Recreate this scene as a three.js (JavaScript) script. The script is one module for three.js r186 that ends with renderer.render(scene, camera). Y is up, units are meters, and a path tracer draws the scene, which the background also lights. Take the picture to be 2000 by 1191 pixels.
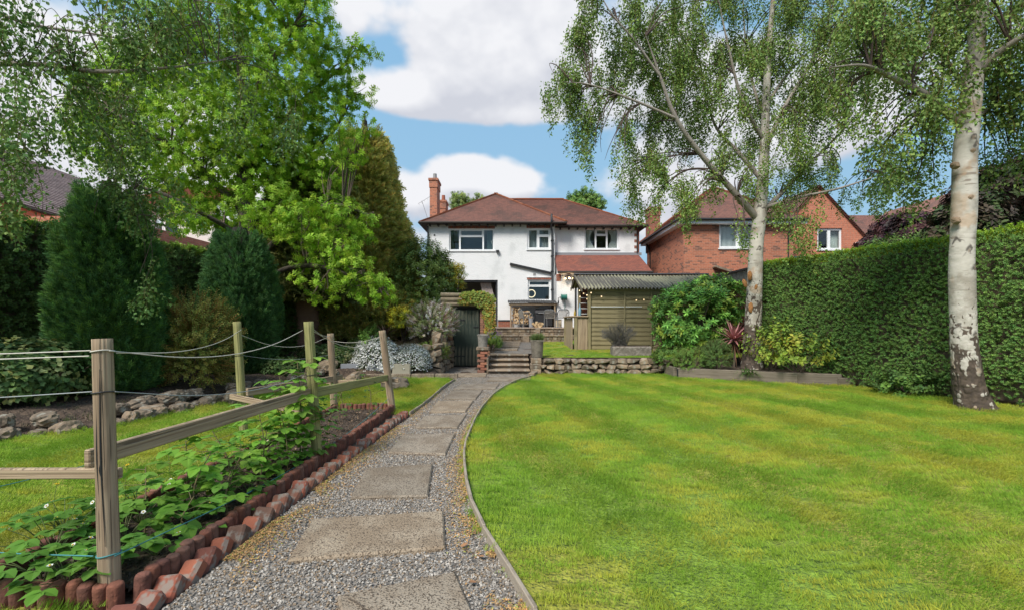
import * as THREE from 'three';
import { mergeGeometries } from 'three/addons/utils/BufferGeometryUtils.js';
import { ConvexGeometry } from 'three/addons/geometries/ConvexGeometry.js';

// ---------- camera, sky, sun, exposure ----------
const scene = new THREE.Scene();
const EYE = 1.38, FOC = 890, HZ = 632;               // eye height; focal length and horizon row of the 2000 x 1191 photograph
const camera = new THREE.PerspectiveCamera(2 * Math.atan(595.5 / FOC) * 180 / Math.PI, 2000 / 1191, 0.05, 900);
camera.position.set(0, EYE, 0);
camera.setViewOffset(2000, 1191, 0, 595.5 - HZ, 2000, 1191);
camera.updateProjectionMatrix();
const renderer = new THREE.WebGLRenderer({ antialias: true });
renderer.toneMapping = THREE.LinearToneMapping;
renderer.toneMappingExposure = 1.75;
renderer.shadowMap.enabled = true;
const SUN_DIR = new THREE.Vector3(-0.42, 0.83, 0.62).normalize();
const sun = new THREE.DirectionalLight(new THREE.Color(1, 0.95, 0.87), 2.8);
sun.position.copy(SUN_DIR).multiplyScalar(60).add(new THREE.Vector3(0, 0, -10));
sun.target.position.set(0, 0, -10);
sun.castShadow = true; sun.shadow.radius = 36; sun.shadow.mapSize.set(2048, 2048);
Object.assign(sun.shadow.camera, { left: -25, right: 25, top: 25, bottom: -25, near: 1, far: 150 });
scene.add(sun, sun.target);

// ---------- numbers ----------
function rng(seed) { let s = seed | 0; return () => { s = (s + 0x6d2b79f5) | 0; let t = Math.imul(s ^ (s >>> 15), 1 | s); t = (t + Math.imul(t ^ (t >>> 7), 61 | t)) ^ t; return ((t ^ (t >>> 14)) >>> 0) / 4294967296; }; }
const R = rng(20240611);
const rr = (a, b) => a + (b - a) * R();
const clamp = (x, a = 0, b = 1) => Math.min(b, Math.max(a, x));
const lerp = (a, b, t) => a + (b - a) * t;
const sm = (a, b, x) => { const t = clamp((x - a) / (b - a)); return t * t * (3 - 2 * t); };
const h3 = (x, y, z) => { let h = Math.imul(x, 374761393) ^ Math.imul(y, 668265263) ^ Math.imul(z, 2147483647 - 1274126177); h = Math.imul(h ^ (h >>> 13), 1274126177); return ((h ^ (h >>> 16)) >>> 0) / 4294967296; };
function vn(x, y, z) {
  const xi = Math.floor(x), yi = Math.floor(y), zi = Math.floor(z); let fx = x - xi, fy = y - yi, fz = z - zi;
  fx = fx * fx * (3 - 2 * fx); fy = fy * fy * (3 - 2 * fy); fz = fz * fz * (3 - 2 * fz);
  const l = (a, b, t) => a + (b - a) * t;
  return l(l(l(h3(xi, yi, zi), h3(xi + 1, yi, zi), fx), l(h3(xi, yi + 1, zi), h3(xi + 1, yi + 1, zi), fx), fy),
    l(l(h3(xi, yi, zi + 1), h3(xi + 1, yi, zi + 1), fx), l(h3(xi, yi + 1, zi + 1), h3(xi + 1, yi + 1, zi + 1), fx), fy), fz);
}
function fbm(x, y, z, o = 4) { let a = 0.5, s = 0, n = 0; for (let i = 0; i < o; i++) { s += a * vn(x, y, z); n += a; a *= 0.5; x = x * 2.03 + 17.1; y = y * 2.03 + 5.3; z = z * 2.03 + 9.7; } return s / n; }
function tn(x, y, px, py, s) { // tileable value noise
  const xi = Math.floor(x), yi = Math.floor(y); let fx = x - xi, fy = y - yi; fx = fx * fx * (3 - 2 * fx); fy = fy * fy * (3 - 2 * fy);
  const m = (a, p) => ((a % p) + p) % p, A = (i, j) => h3(m(i, px), m(j, py), s);
  return lerp(lerp(A(xi, yi), A(xi + 1, yi), fx), lerp(A(xi, yi + 1), A(xi + 1, yi + 1), fx), fy);
}
function tf(u, v, px, py, o, s) { let a = 0.5, t = 0, n = 0; for (let i = 0; i < o; i++) { t += a * tn(u * px, v * py, px, py, s + i); n += a; a *= 0.55; px *= 2; py *= 2; } return t / n; }
const V = (x, y, z) => new THREE.Vector3(x, y, z);
const at = (px, py, d) => V((px - 1000) * d / FOC, EYE - (py - HZ) * d / FOC, -d);   // where the photograph shows a point d metres away
const gr = (px, py, y = 0) => at(px, py, FOC * (EYE - y) / (py - HZ));               // the same for a point at height y

// ---------- the sky: blue with banks of cloud ----------
{
  const W = 3072, Hh = 1536, data = new Float32Array(W * Hh * 4);
  const dirOf = (px, py) => { const az = Math.atan((px - 1000) / FOC); return [az, Math.atan((HZ - py) / FOC * Math.cos(az))]; };
  const blobs = [[900, 140, .20, .09, .42], [1000, 30, .30, .12, .36], [680, 30, .10, .08, .25], [780, 180, .10, .05, .28], [1000, 225, .22, .035, .32], [985, 275, .06, .02, .25],
    [905, 350, .085, .055, .55], [990, 365, .07, .05, .5], [830, 395, .12, .05, .45], [1430, 160, .26, .16, .18], [1330, 365, .10, .035, .25], [1620, 290, .12, .06, .25], [170, 260, .14, .16, .4],
    [765, 115, .07, .045, -.5], [745, 255, .12, .035, -.35], [1120, 310, .10, .035, -.38], [930, 268, .22, .022, -.42], [1700, 60, .16, .1, -.2], [1750, 330, .14, .06, -.4], [480, 20, .14, .12, -.5], [1890, 120, .10, .10, -.2], [690, 210, .05, .04, -.3], [130, 150, .05, .06, -.3], [1150, 420, .12, .05, -.2], [800, 300, .03, .03, -.2]]
    .map(([px, py, sa, se, k]) => [...dirOf(px, py), sa, se, k]);
  const dens = (az, el, x, y, z) => {
    const f = 2.6, q = 5.4;
    let n = fbm(x * f + 4.2, y * f * 1.9 + 8.1, z * f + 1.7, 5) * 0.60 + fbm(x * q * 2 + 40, y * q * 3, z * q * 2, 4) * 0.28 + fbm(x * 31 + 7, y * 44, z * 31, 4) * 0.12;
    let b = 0; for (const [a, e, sa, se, k] of blobs) { const da = (az - a) / sa, de = (el - e) / se, w = da * da + de * de; if (w < 9) b += k * Math.exp(-w); }
    return n + b * 0.62 - 0.036;
  };
  for (let j = 0; j < Hh; j++) {
    const el = (j + 0.5) / Hh * Math.PI - Math.PI / 2, y = Math.sin(el), c = Math.cos(el);
    for (let i = 0; i < W; i++) {
      const th = ((i + 0.5) / W - 0.5) * 2 * Math.PI, x = Math.cos(th) * c, z = Math.sin(th) * c, k = (j * W + i) * 4, az = Math.atan2(x, -z);
      const e = Math.max(0, el), t = Math.pow(clamp(e / 1.1), 0.6);
      let r = lerp(0.25, 0.11, t), g = lerp(0.385, 0.25, t), b = lerp(0.475, 0.43, t);
      if (el > -0.03) {
        const d = dens(az, e, x, y, z), e2 = e + 0.045, y2 = Math.sin(e2), c2 = Math.cos(e2), x2 = Math.cos(th) * c2, z2 = Math.sin(th) * c2;
        const up = dens(az, e2, x2, y2, z2), a = sm(0.455, 0.605, d), lit = clamp(0.66 + (d - up) * 4.2 + (fbm(x * 9, y * 14, z * 9, 4) - .5) * .9 - clamp((d - 0.62) * 0.8, 0, .3), 0.1, 1);
        r = lerp(r, lerp(0.35, 0.515, lit), a); g = lerp(g, lerp(0.365, 0.52, lit), a); b = lerp(b, lerp(0.41, 0.54, lit), a);
      } else { r = 0.30; g = 0.33; b = 0.30; }
      data[k] = r; data[k + 1] = g; data[k + 2] = b; data[k + 3] = 1;
    }
  }
  const sky = new THREE.DataTexture(data, W, Hh, THREE.RGBAFormat, THREE.FloatType);
  sky.mapping = THREE.EquirectangularReflectionMapping; sky.magFilter = sky.minFilter = THREE.LinearFilter; sky.wrapS = THREE.RepeatWrapping; sky.needsUpdate = true;
  scene.background = sky; scene.environment = sky;
}

// ---------- builders ----------
const taken = new Map(), org = new WeakMap();
function numbered(n) { const k = taken.get(n) || 0; taken.set(n, k + 1); return k ? n + '_' + String(k).padStart(3, '0') : n; }
function tag(o, label, category, group, kind) { o.userData = { label }; if (category) o.userData.category = category; if (group) o.userData.group = group; if (kind) o.userData.kind = kind; return o; }
function thing(name, label, category, group, pos = V(0, 0, 0)) { const g = new THREE.Group(); g.name = numbered(name); g.position.copy(pos); org.set(g, pos.clone()); scene.add(g); return tag(g, label, category, group); }
function shad(m) { m.castShadow = m.receiveShadow = true; return m; }
function put(parent, name, geo, mat) { // geometry given in world coordinates
  const o = org.get(parent); if (o) geo.translate(-o.x, -o.y, -o.z);
  const m = shad(new THREE.Mesh(geo, mat)); m.name = o ? name : numbered(name); org.set(m, o || V(0, 0, 0)); parent.add(m); return m;
}
function place(parent, name, geo, mat, pos, rot, scl) { // a shared geometry at a world place
  const m = shad(new THREE.Mesh(geo, mat)), o = org.get(parent); m.name = o ? name : numbered(name); m.position.copy(pos); if (o) m.position.sub(o);
  if (rot) m.rotation.set(...rot); if (scl) m.scale.set(...scl); org.set(m, pos.clone()); parent.add(m); return m;
}
function structure(name, geo, mat, kind = 'structure', label) { const m = put(scene, name, geo, mat); m.userData = { kind, label: label || undefined }; if (!label) delete m.userData.label; return m; }
function scatter(parent, name, geo, mat, list, kind) { // list of {p, q, s, c}
  const m = new THREE.InstancedMesh(geo, mat, list.length), o = org.get(parent), X = new THREE.Matrix4(), col = new THREE.Color(), S = V(1, 1, 1);
  list.forEach((e, i) => { S.set(1, 1, 1); if (typeof e.s === 'number') S.setScalar(e.s); else if (e.s) S.set(...e.s); X.compose(o ? e.p.clone().sub(o) : e.p, e.q, S); m.setMatrixAt(i, X); if (e.c) m.setColorAt(i, col.setRGB(...e.c)); });
  m.name = o ? name : numbered(name); m.userData = { kind: kind || 'stuff' }; shad(m); parent.add(m); return m;
}
function bp(g) { // uv in metres by the face's main direction
  if (g.index) g = g.toNonIndexed();
  const p = g.attributes.position, uv = new Float32Array(p.count * 2), a = V(), b = V(), c = V();
  for (let i = 0; i < p.count; i += 3) {
    a.fromBufferAttribute(p, i); b.fromBufferAttribute(p, i + 1); c.fromBufferAttribute(p, i + 2);
    const n = b.clone().sub(a).cross(c.clone().sub(a)), ax = Math.abs(n.x), ay = Math.abs(n.y), az = Math.abs(n.z);
    [a, b, c].forEach((v, k) => { const o = (i + k) * 2; if (ay >= ax && ay >= az) { uv[o] = v.x; uv[o + 1] = v.z; } else if (ax > az) { uv[o] = v.z; uv[o + 1] = v.y; } else { uv[o] = v.x; uv[o + 1] = v.y; } });
  }
  g.setAttribute('uv', new THREE.BufferAttribute(uv, 2)); return g;
}
const box = (x0, x1, y0, y1, z0, z1) => { const g = new THREE.BoxGeometry(Math.abs(x1 - x0), Math.abs(y1 - y0), Math.abs(z1 - z0)); g.translate((x0 + x1) / 2, (y0 + y1) / 2, (z0 + z1) / 2); return bp(g); };
function cbox(w, h, d, c = 0.01) { // box with chamfered edges, centred
  const pts = []; w /= 2; h /= 2; d /= 2;
  for (const x of [-1, 1]) for (const y of [-1, 1]) for (const z of [-1, 1]) pts.push(V(x * (w - c), y * (h - c), z * d), V(x * (w - c), y * h, z * (d - c)), V(x * w, y * (h - c), z * (d - c)));
  return bp(new ConvexGeometry(pts));
}
function rock(w, h, d, n = 16, rough = 0.28) { // an angular stone
  const pts = []; for (let i = 0; i < n; i++) { const v = V(rr(-1, 1), rr(-1, 1), rr(-1, 1)), m = Math.max(Math.abs(v.x), Math.abs(v.y), Math.abs(v.z)); v.multiplyScalar((1 - rough * R()) / m); pts.push(V(v.x * w / 2, v.y * h / 2, v.z * d / 2)); }
  return bp(new ConvexGeometry(pts));
}
function boulder(w, h, d) { // a weathered rounded rock
  const g = new THREE.IcosahedronGeometry(1, 4), p = g.attributes.position, o = rr(0, 50), q = V(); for (let i = 0; i < p.count; i++) { q.fromBufferAttribute(p, i); const f = .62 + .62 * fbm(q.x * 1.3 + o, q.y * 1.3, q.z * 1.3, 2) + .5 * (fbm(q.x * 4 + o, q.y * 4, q.z * 4, 3) - .5); p.setXYZ(i, q.x * f * w / 2, clamp(q.y * f, -.9, .72) * h / 2, q.z * f * d / 2); }
  g.deleteAttribute('uv'); g.computeVertexNormals(); return bp(g);
}
function beam(a, b, w, h, c = 0.006) { // a straight plank from a to b
  const L = a.distanceTo(b), g = cbox(w, h, L, c), m = new THREE.Matrix4().lookAt(b, a, V(0, 1, 0)); g.applyMatrix4(m); const mid = a.clone().add(b).multiplyScalar(.5); g.translate(mid.x, mid.y, mid.z); return g;
}
function tube(points, radii, seg = 24, rad = 8, wob = 0, sd = 1, cap = true) { // tapered tube; u runs round, v is metres along
  const cv = new THREE.CatmullRomCurve3(points, false, 'centripetal'), P = [], N = [], U = [], I = []; let prev = null, T0 = null, L = 0, last = null;
  for (let i = 0; i <= seg; i++) {
    const t = i / seg, p = cv.getPoint(t), T = cv.getTangent(t); if (last) L += p.distanceTo(last); last = p;
    if (!prev) { prev = Math.abs(T.y) > .9 ? V(1, 0, 0) : V(0, 1, 0); prev.addScaledVector(T, -prev.dot(T)).normalize(); } else prev.addScaledVector(T, -prev.dot(T)).normalize();
    const Bn = T.clone().cross(prev), f = t * (radii.length - 1), k = Math.min(radii.length - 2, Math.floor(f)), r = lerp(radii[k], radii[k + 1], f - k);
    for (let j = 0; j <= rad; j++) {
      const a = j / rad * 2 * Math.PI, n = prev.clone().multiplyScalar(Math.cos(a)).addScaledVector(Bn, Math.sin(a)), ja = (j % rad) / rad * 6.283, w = wob ? 1 + wob * (fbm(Math.cos(ja) * 1.4 + sd, L * 3, Math.sin(ja) * 1.4, 3) * 2 - 1) : 1;
      P.push(p.x + n.x * r * w, p.y + n.y * r * w, p.z + n.z * r * w); N.push(n.x, n.y, n.z); U.push(j / rad, L);
    }
  }
  for (let i = 0; i < seg; i++) for (let j = 0; j < rad; j++) { const a = i * (rad + 1) + j, b = a + rad + 1; I.push(a, a + 1, b, b, a + 1, b + 1); }
  if (cap) for (const e of [0, seg]) { const c = P.length / 3, p = cv.getPoint(e / seg), T = cv.getTangent(e / seg).multiplyScalar(e ? 1 : -1); P.push(p.x, p.y, p.z); N.push(T.x, T.y, T.z); U.push(.5, e ? L : 0); for (let j = 0; j < rad; j++) { const a = e * (rad + 1) + j; e ? I.push(c, a, a + 1) : I.push(c, a + 1, a); } }
  const g = new THREE.BufferGeometry(); g.setAttribute('position', new THREE.Float32BufferAttribute(P, 3)); g.setAttribute('normal', new THREE.Float32BufferAttribute(N, 3)); g.setAttribute('uv', new THREE.Float32BufferAttribute(U, 2)); g.setIndex(I); if (wob) g.computeVertexNormals(); return g;
}
const merge = (l) => mergeGeometries(l.map((g) => { const q = g.index ? g.toNonIndexed() : g; for (const k of Object.keys(q.attributes)) if (!['position', 'normal', 'uv'].includes(k)) q.deleteAttribute(k); return q; }));
function polyShape(pts) { const s = new THREE.Shape(); pts.forEach(([x, y], i) => (i ? s.lineTo(x, y) : s.moveTo(x, y))); return s; }
function slabGeo(pts, y0, y1, bev = 0.012) { // ground polygon [x, z] from y0 up to y1 with a worn edge
  const g = new THREE.ExtrudeGeometry(polyShape(pts.map(([x, z]) => [x, -z])), { depth: y1 - y0 - bev, bevelEnabled: true, bevelThickness: bev, bevelSize: bev, bevelOffset: -bev, bevelSegments: 1 });
  g.rotateX(-Math.PI / 2); g.translate(0, y0, 0); return bp(g);
}
function flat(pts, y) { const g = new THREE.ShapeGeometry(polyShape(pts.map(([x, z]) => [x, -z]))); g.rotateX(-Math.PI / 2); g.translate(0, y, 0); return bp(g); }
function inside(x, z, pts) { let c = false; for (let i = 0, j = pts.length - 1; i < pts.length; j = i++) { const [a, b] = pts[i], [p, q] = pts[j]; if ((b > z) !== (q > z) && x < (p - a) * (z - b) / (q - b) + a) c = !c; } return c; }
const QY = V(0, 1, 0);
const qdir = (d, spin = rr(0, 6.283)) => new THREE.Quaternion().setFromUnitVectors(QY, d.clone().normalize()).multiply(new THREE.Quaternion().setFromAxisAngle(QY, spin));
const tint = (c, k = .25) => { const f = 1 + rr(-k, k), g = rr(-k, k) * .35; return [c[0] * f * (1 + g), c[1] * f, c[2] * f * (1 - g)]; };

// ---------- textures and materials ----------
const toS = (x) => { x = clamp(x); return x <= 0.0031308 ? x * 12.92 : 1.055 * Math.pow(x, 1 / 2.4) - 0.055; };
function tex(w, h, f, mu = 1, mv = mu, color = true) {
  const d = new Uint8Array(w * h * 4);
  for (let j = 0; j < h; j++) for (let i = 0; i < w; i++) { const c = f((i + .5) / w, (j + .5) / h), k = (j * w + i) * 4; if (typeof c === 'number') d[k] = d[k + 1] = d[k + 2] = clamp(c) * 255; else for (let q = 0; q < 3; q++) d[k + q] = (color ? toS(c[q]) : clamp(c[q])) * 255; d[k + 3] = 255; }
  const t = new THREE.DataTexture(d, w, h, THREE.RGBAFormat); if (color) t.colorSpace = THREE.SRGBColorSpace; t.wrapS = t.wrapT = THREE.RepeatWrapping; t.magFilter = THREE.LinearFilter; t.minFilter = THREE.LinearMipmapLinearFilter; t.generateMipmaps = true; t.repeat.set(1 / mu, 1 / mv); t.needsUpdate = true; return t;
}
const bumpT = (w, h, f, mu, mv) => tex(w, h, f, mu, mv, false);
const mixc = (a, b, t) => [lerp(a[0], b[0], t), lerp(a[1], b[1], t), lerp(a[2], b[2], t)];
const mul = (a, k) => [a[0] * k, a[1] * k, a[2] * k];
function std(c, rough = .9, extra = {}) { const m = new THREE.MeshStandardMaterial({ roughness: rough, ...extra }); m.color.setRGB(...c); return m; }
function leafMat(c = [1, 1, 1], rough = .62, tr = .35) { const m = new THREE.MeshPhysicalMaterial({ roughness: rough, transmission: tr, thickness: 0, side: THREE.DoubleSide }); m.color.setRGB(...c); m.specularIntensity = .28; return m; }

const T_fine = bumpT(256, 256, (u, v) => tf(u, v, 24, 24, 4, 5), .25);
const T_patch = (a, b, m = 2, p = 5, s = 3, lo = .3, hi = .7) => tex(256, 256, (u, v) => mixc(a, b, sm(lo, hi, tf(u, v, p, p, 5, s))), m);
const woodGrain = (u, v, s) => tf(u, v, 40, 2, 3, s) * .6 + tf(u, v, 8, 3, 4, s + 9) * .4;
function woodSet(a, b, s, bumpM = .004) {
  const col = (u, v) => { const g = woodGrain(u, v, s), st = sm(.55, .75, tf(u, v, 5, 3, 4, s + 30)), crack = sm(.8, .86, tn(u * 64, v * 3, 64, 3, s + 2)); return mul(mixc(mixc(a, b, sm(.3, .7, g)), mul(a, .72), st * .6), 1 - crack * .4); };
  const bmp = (u, v) => woodGrain(u, v, s) * .8 - sm(.8, .86, tn(u * 64, v * 3, 64, 3, s + 2)) * .6 + .2;
  const tv = tex(256, 256, col, .5, 1.2), bv = bumpT(256, 256, bmp, .5, 1.2), th = tex(256, 256, (u, v) => col(v, u), 1.2, .5), bh = bumpT(256, 256, (u, v) => bmp(v, u), 1.2, .5);
  return { v: std([1, 1, 1], .88, { map: tv, bumpMap: bv, bumpScale: bumpM }), h: std([1, 1, 1], .88, { map: th, bumpMap: bh, bumpScale: bumpM }) };
}
const woodGrey = woodSet([.235, .165, .105], [.40, .305, .20], 11, .007), woodGreen = woodSet([.22, .215, .075], [.34, .31, .13], 41), woodShed = woodSet([.20, .165, .085], [.30, .25, .14], 71), woodDark = woodSet([.135, .11, .082], [.21, .175, .132], 91);
function brickTex(base, dark, mortar, s, share = .3, bl = .225, bh = .075) { // brickwork too far off to tell bricks apart
  const nu = 8, nv = 24, f = (u, v) => { const r = Math.floor(v * nv), x = u * nu + (r % 2) * .5, c = ((Math.floor(x) % nu) + nu) % nu, fx = x - Math.floor(x), fy = v * nv - r; return [h3(c, r, s), fx < .05 || fy < .14, h3(c, r, s + 7)]; };
  return { map: tex(512, 512, (u, v) => { const [k, m, q] = f(u, v), n = .85 + .3 * tf(u, v, 40, 40, 2, s); return m ? mul(mortar, n) : mul(mixc(base, dark, k < share ? .55 + .45 * q : q * .3), n); }, nu * bl, nv * bh), bumpMap: bumpT(512, 512, (u, v) => (f(u, v)[1] ? .2 : .75 + .2 * tf(u, v, 60, 60, 2, s)), nu * bl, nv * bh), bumpScale: .008 };
}
const M = {
  white: std([1, 1, 1], .92, { map: tex(512, 512, (u, v) => mixc([.74, .745, .75], [.62, .63, .635], sm(.45, .8, tf(u, v, 6, 4, 6, 8))), 3), bumpMap: bumpT(512, 512, (u, v) => tf(u, v, 44, 44, 4, 15), 1.6), bumpScale: .012 }),
  brick: std([1, 1, 1], .9, brickTex([.50, .175, .098], [.16, .08, .06], [.43, .28, .20], 3, .33)),
  brickPlain: std([1, 1, 1], .9, brickTex([.52, .18, .105], [.42, .14, .085], [.40, .25, .18], 5, .12, .3, .1)),
  brickRed: std([1, 1, 1], .9, brickTex([.30, .09, .05], [.17, .06, .04], [.30, .24, .19], 9, .3)),
  tile: std([1, 1, 1], .9, { map: tex(512, 512, (u, v) => { const nu = 24, nv = 40, r = Math.floor(v * nv), x = u * nu + (r % 2) * .5, k = h3(((Math.floor(x) % nu) + nu) % nu, r, 4), w = sm(.5, .7, tf(u, v, 4, 4, 5, 21)); return mul(mixc(mixc([.33, .165, .128], [.235, .128, .105], k), [.135, .098, .085], w * .6), x - Math.floor(x) < .07 ? .55 : 1); }, 4, 4), bumpMap: T_fine, bumpScale: .003 }),
  tileRed: std([1, 1, 1], .9, { map: tex(512, 512, (u, v) => { const nu = 24, nv = 40, r = Math.floor(v * nv), x = u * nu + (r % 2) * .5, k = h3(((Math.floor(x) % nu) + nu) % nu, r, 14), w = sm(.5, .72, tf(u, v, 5, 5, 5, 2)); return mul(mixc(mixc([.38, .145, .10], [.25, .105, .085], k), [.17, .11, .095], w * .5), x - Math.floor(x) < .07 ? .55 : 1); }, 4, 4), bumpMap: T_fine, bumpScale: .003 }),
  slate: std([1, 1, 1], .85, { map: tex(256, 256, (u, v) => { const nu = 16, nv = 24, r = Math.floor(v * nv), x = u * nu + (r % 2) * .5, k = h3(((Math.floor(x) % nu) + nu) % nu, r, 4); return mul(mixc([.14, .10, .095], [.22, .165, .155], k), x - Math.floor(x) < .06 ? .6 : 1); }, 4, 4) }),
  ridge: [std([.34, .12, .06], .9, { bumpMap: T_fine, bumpScale: .004 }), std([.28, .10, .055], .9, { bumpMap: T_fine, bumpScale: .004 }), std([.36, .15, .085], .9, { bumpMap: T_fine, bumpScale: .004 })],
  upvc: std([.78, .79, .80], .35), black: std([.018, .018, .02], .45), lead: std([.22, .23, .25], .6), darkWood: std([.035, .028, .024], .8), grey: std([.25, .25, .25], .6),
  glass: (() => { const m = new THREE.MeshPhysicalMaterial({ transmission: 1, thickness: 0, roughness: .0, ior: 1.5 }); m.color.setRGB(.93, .96, .95); return m; })(),
  room: std([.16, .15, .14], .9), curtain: std([.6, .6, .58], .95), stone: [], soil: null,
};
const T_stone = bumpT(256, 256, (u, v) => tf(u, v, 6, 6, 6, 33), .5);
for (const [a, b] of [[[.27, .20, .135], [.16, .115, .078]], [[.31, .235, .165], [.20, .15, .11]], [[.22, .17, .12], [.13, .10, .072]], [[.34, .25, .165], [.19, .145, .1]]]) M.stone.push(std([1, 1, 1], .95, { map: tex(256, 256, (u, v) => mixc(mixc(a, b, sm(.3, .7, tf(u, v, 5, 5, 5, a[0] * 999 | 0))), [.33, .32, .27], sm(.62, .74, tf(u, v, 9, 9, 3, 88)) * .6), .8), bumpMap: T_stone, bumpScale: .02 }));
M.soil = std([1, 1, 1], .98, { map: tex(512, 512, (u, v) => mixc(mixc([.045, .03, .022], [.085, .058, .04], sm(.35, .65, tf(u, v, 12, 12, 5, 61))), [.13, .095, .065], sm(.66, .74, tf(u, v, 60, 60, 2, 6)) * .8), 1.5), bumpMap: bumpT(512, 512, (u, v) => tf(u, v, 24, 24, 5, 61), 1.5), bumpScale: .05 });
const stoneOf = () => M.stone[(R() * M.stone.length) | 0];
// ---------- ground, lawns, path ----------
const pl = (t, pts) => { for (let i = 0; i < pts.length - 1; i++) if (t <= pts[i + 1][0]) return lerp(pts[i][1], pts[i + 1][1], clamp((t - pts[i][0]) / (pts[i + 1][0] - pts[i][0]))); return pts[pts.length - 1][1]; };
const stoneLine = (d) => pl(d, [[0, -6.6], [5.4, -6.0], [6.2, -5.35], [8.6, -5.05], [11.2, -4.25], [11.6, -1.95]]);   // the rockery edge left of the lawn
function Hgt(x, z) {
  const d = -z; let h = 0;
  if (d < 11.55) { if (x < stoneLine(d)) h = .03 + .22 * sm(0, 1.2, stoneLine(d) - x); }
  else if (x < -1.92) h = x < -12 ? .5 : .12 + .75 * sm(11.7, 14.8, d) + .5 * sm(-3.6, -2.2, x) * sm(13, 14.7, d);
  else if (x < -.68) h = d < 15 ? 0 : 1.35;
  else if (x < .5 && d > 12 && d < 13.9) h = -.03;
  else if (d > 12.5) h = .42 + .035 * (d - 12.5);
  if (x > -3 && x < -.68 && d > 15 && d < 17.2) h = 2.05 * sm(0, .5, x + 3.1);
  if (d > 17.2 && d < 19.6 && x < -.68) h = 1.1;
  if (d >= 19.6) h = 1.12;
  if (x > 6.9 && d > 9 && d < 19.6) h = Math.min(h, .3);
  return h;
}
{
  const xs = [-400, -150, -60, -30, -16, -12.5], zs = [300, 100, 40, 15, 6]; for (let x = -12; x <= 12.01; x += .16) xs.push(x); xs.push(13, 16, 30, 60, 150, 400); for (let d = -4; d <= 26.01; d += .16) zs.push(-d); zs.push(-30, -45, -80, -200, -500);
  const P = [], I = []; zs.forEach((z) => xs.forEach((x) => { const e = Math.abs(x) < 12.1 && z < 4.1; P.push(x, Hgt(x, z) + (e ? (fbm(x * 3, z * 3, 1, 3) - .5) * .05 * ((x < stoneLine(-z) && z < 0) || -z > 11.6 ? 1.6 : 0) : -.02), z); }));
  for (let j = 0; j < zs.length - 1; j++) for (let i = 0; i < xs.length - 1; i++) { const a = j * xs.length + i, b = a + xs.length; I.push(a, a + 1, b, b, a + 1, b + 1); }
  let g = new THREE.BufferGeometry(); g.setAttribute('position', new THREE.Float32BufferAttribute(P, 3)); g.setIndex(I); g.computeVertexNormals(); g = bp(g);
  // the sheet faces up
  const n = g.attributes.normal; if (n.getY(0) < 0) { const p = g.attributes.position, u = g.attributes.uv; for (let i = 0; i < p.count; i += 3) { for (const at of [p, u]) { const s = at.itemSize, A = at.array; for (let k = 0; k < s; k++) { const t = A[(i + 1) * s + k]; A[(i + 1) * s + k] = A[(i + 2) * s + k]; A[(i + 2) * s + k] = t; } } } for (let i = 0; i < n.array.length; i++) n.array[i] *= -1; }
  structure('ground', g, M.soil, 'structure', 'dark bare soil under the beds and hedges');
}
// the lawn's right-hand and left-hand pieces, the path between them
const xz = (px, py, y = 0) => { const p = gr(px, py, y); return [p.x, p.z]; };
const pathR = [[.35, 1.0], [.20, -1.2], ...[[1037, 1191], [1000, 1132], [962, 1075], [940, 1035], [924, 1000], [912, 955], [907, 915], [907, 880], [917, 850], [930, 820], [945, 795], [968, 770], [990, 756], [1015, 744], [1046, 735.5]].map((p) => xz(...p))];
const pathL = [[-1.70, 1.0], [-1.68, -2.2], [-1.62, -4.5], [-1.5, -6.75], ...[[800, 812], [830, 790], [868, 757], [888, 744]].map((p) => xz(...p)), [-1.5, -12.2], [-1.9, -12.5]];
const lawnR = [...pathR, [.62, -12.35], [4.2, -12.35], [4.3, -11.5], [6.6, -10.2], [7.4, -10.1], [7.6, -9], [8.6, -6.6], [10.4, -2], [11, 1]];
const lawnL = [[-2.0, 1], [-2.0, -2.2], [-2.66, -2.2], [-2.72, -7.15], [-1.9, -7.15], [-1.72, -6.8], ...pathL.slice(4, 8).map(([x, z]) => [x - .03, z]), [-1.62, -11.45], [-4.2, -11.35], [-5.0, -8.7], [-5.3, -6.3], [-5.95, -5.4], [-6.6, 1]];
const grassCol = (x, z) => {
  const w = fbm(x * .55 + 3, z * .55, 2, 4), q = fbm(x * 2.2, z * 2.2, 9, 4), moss = sm(.44, .62, w * .35 + q * .4 + fbm(x * 7, z * 7, 4, 2) * .25);
  return mixc(mixc([.222, .38, .036], [.30, .445, .05], sm(.35, .65, q)), [.50, .44, .06], moss * .65);
};
const turf = std([1, 1, 1], .98, { map: tex(1024, 1024, (u, v) => { const q = tf(u, v, 40, 40, 4, 4), moss = sm(.47, .66, tf(u, v, 5, 5, 5, 13)), s = tf(u, v, 120, 120, 2, 31); return mul(mixc(mixc([.15, .24, .025], [.23, .33, .04], q), [.34, .30, .05], moss * .7), .55 + .8 * s); }, 6), bumpMap: bumpT(512, 512, (u, v) => tf(u, v, 100, 100, 3, 4), 1.5), bumpScale: .03 });
structure('lawn', flat(lawnR, .012), turf, 'structure', 'broad striped lawn between the path and the tall hedge');
structure('lawn_strip', flat(lawnL, .012), turf, 'structure', 'narrow lawn between the vegetable bed and the rockery');
const upL = [[.78, -12.72], [7.0, -12.72], [7.0, -19.4], [.95, -19.4], [.85, -16]];
{ const g = flat(upL, 0), p = g.attributes.position; for (let i = 0; i < p.count; i++) p.setY(i, .42 + .035 * (-p.getZ(i) - 12.5) + .015); g.computeVertexNormals(); structure('upper_lawn', g, turf, 'structure', 'small raised lawn in front of the shed'); }
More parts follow.
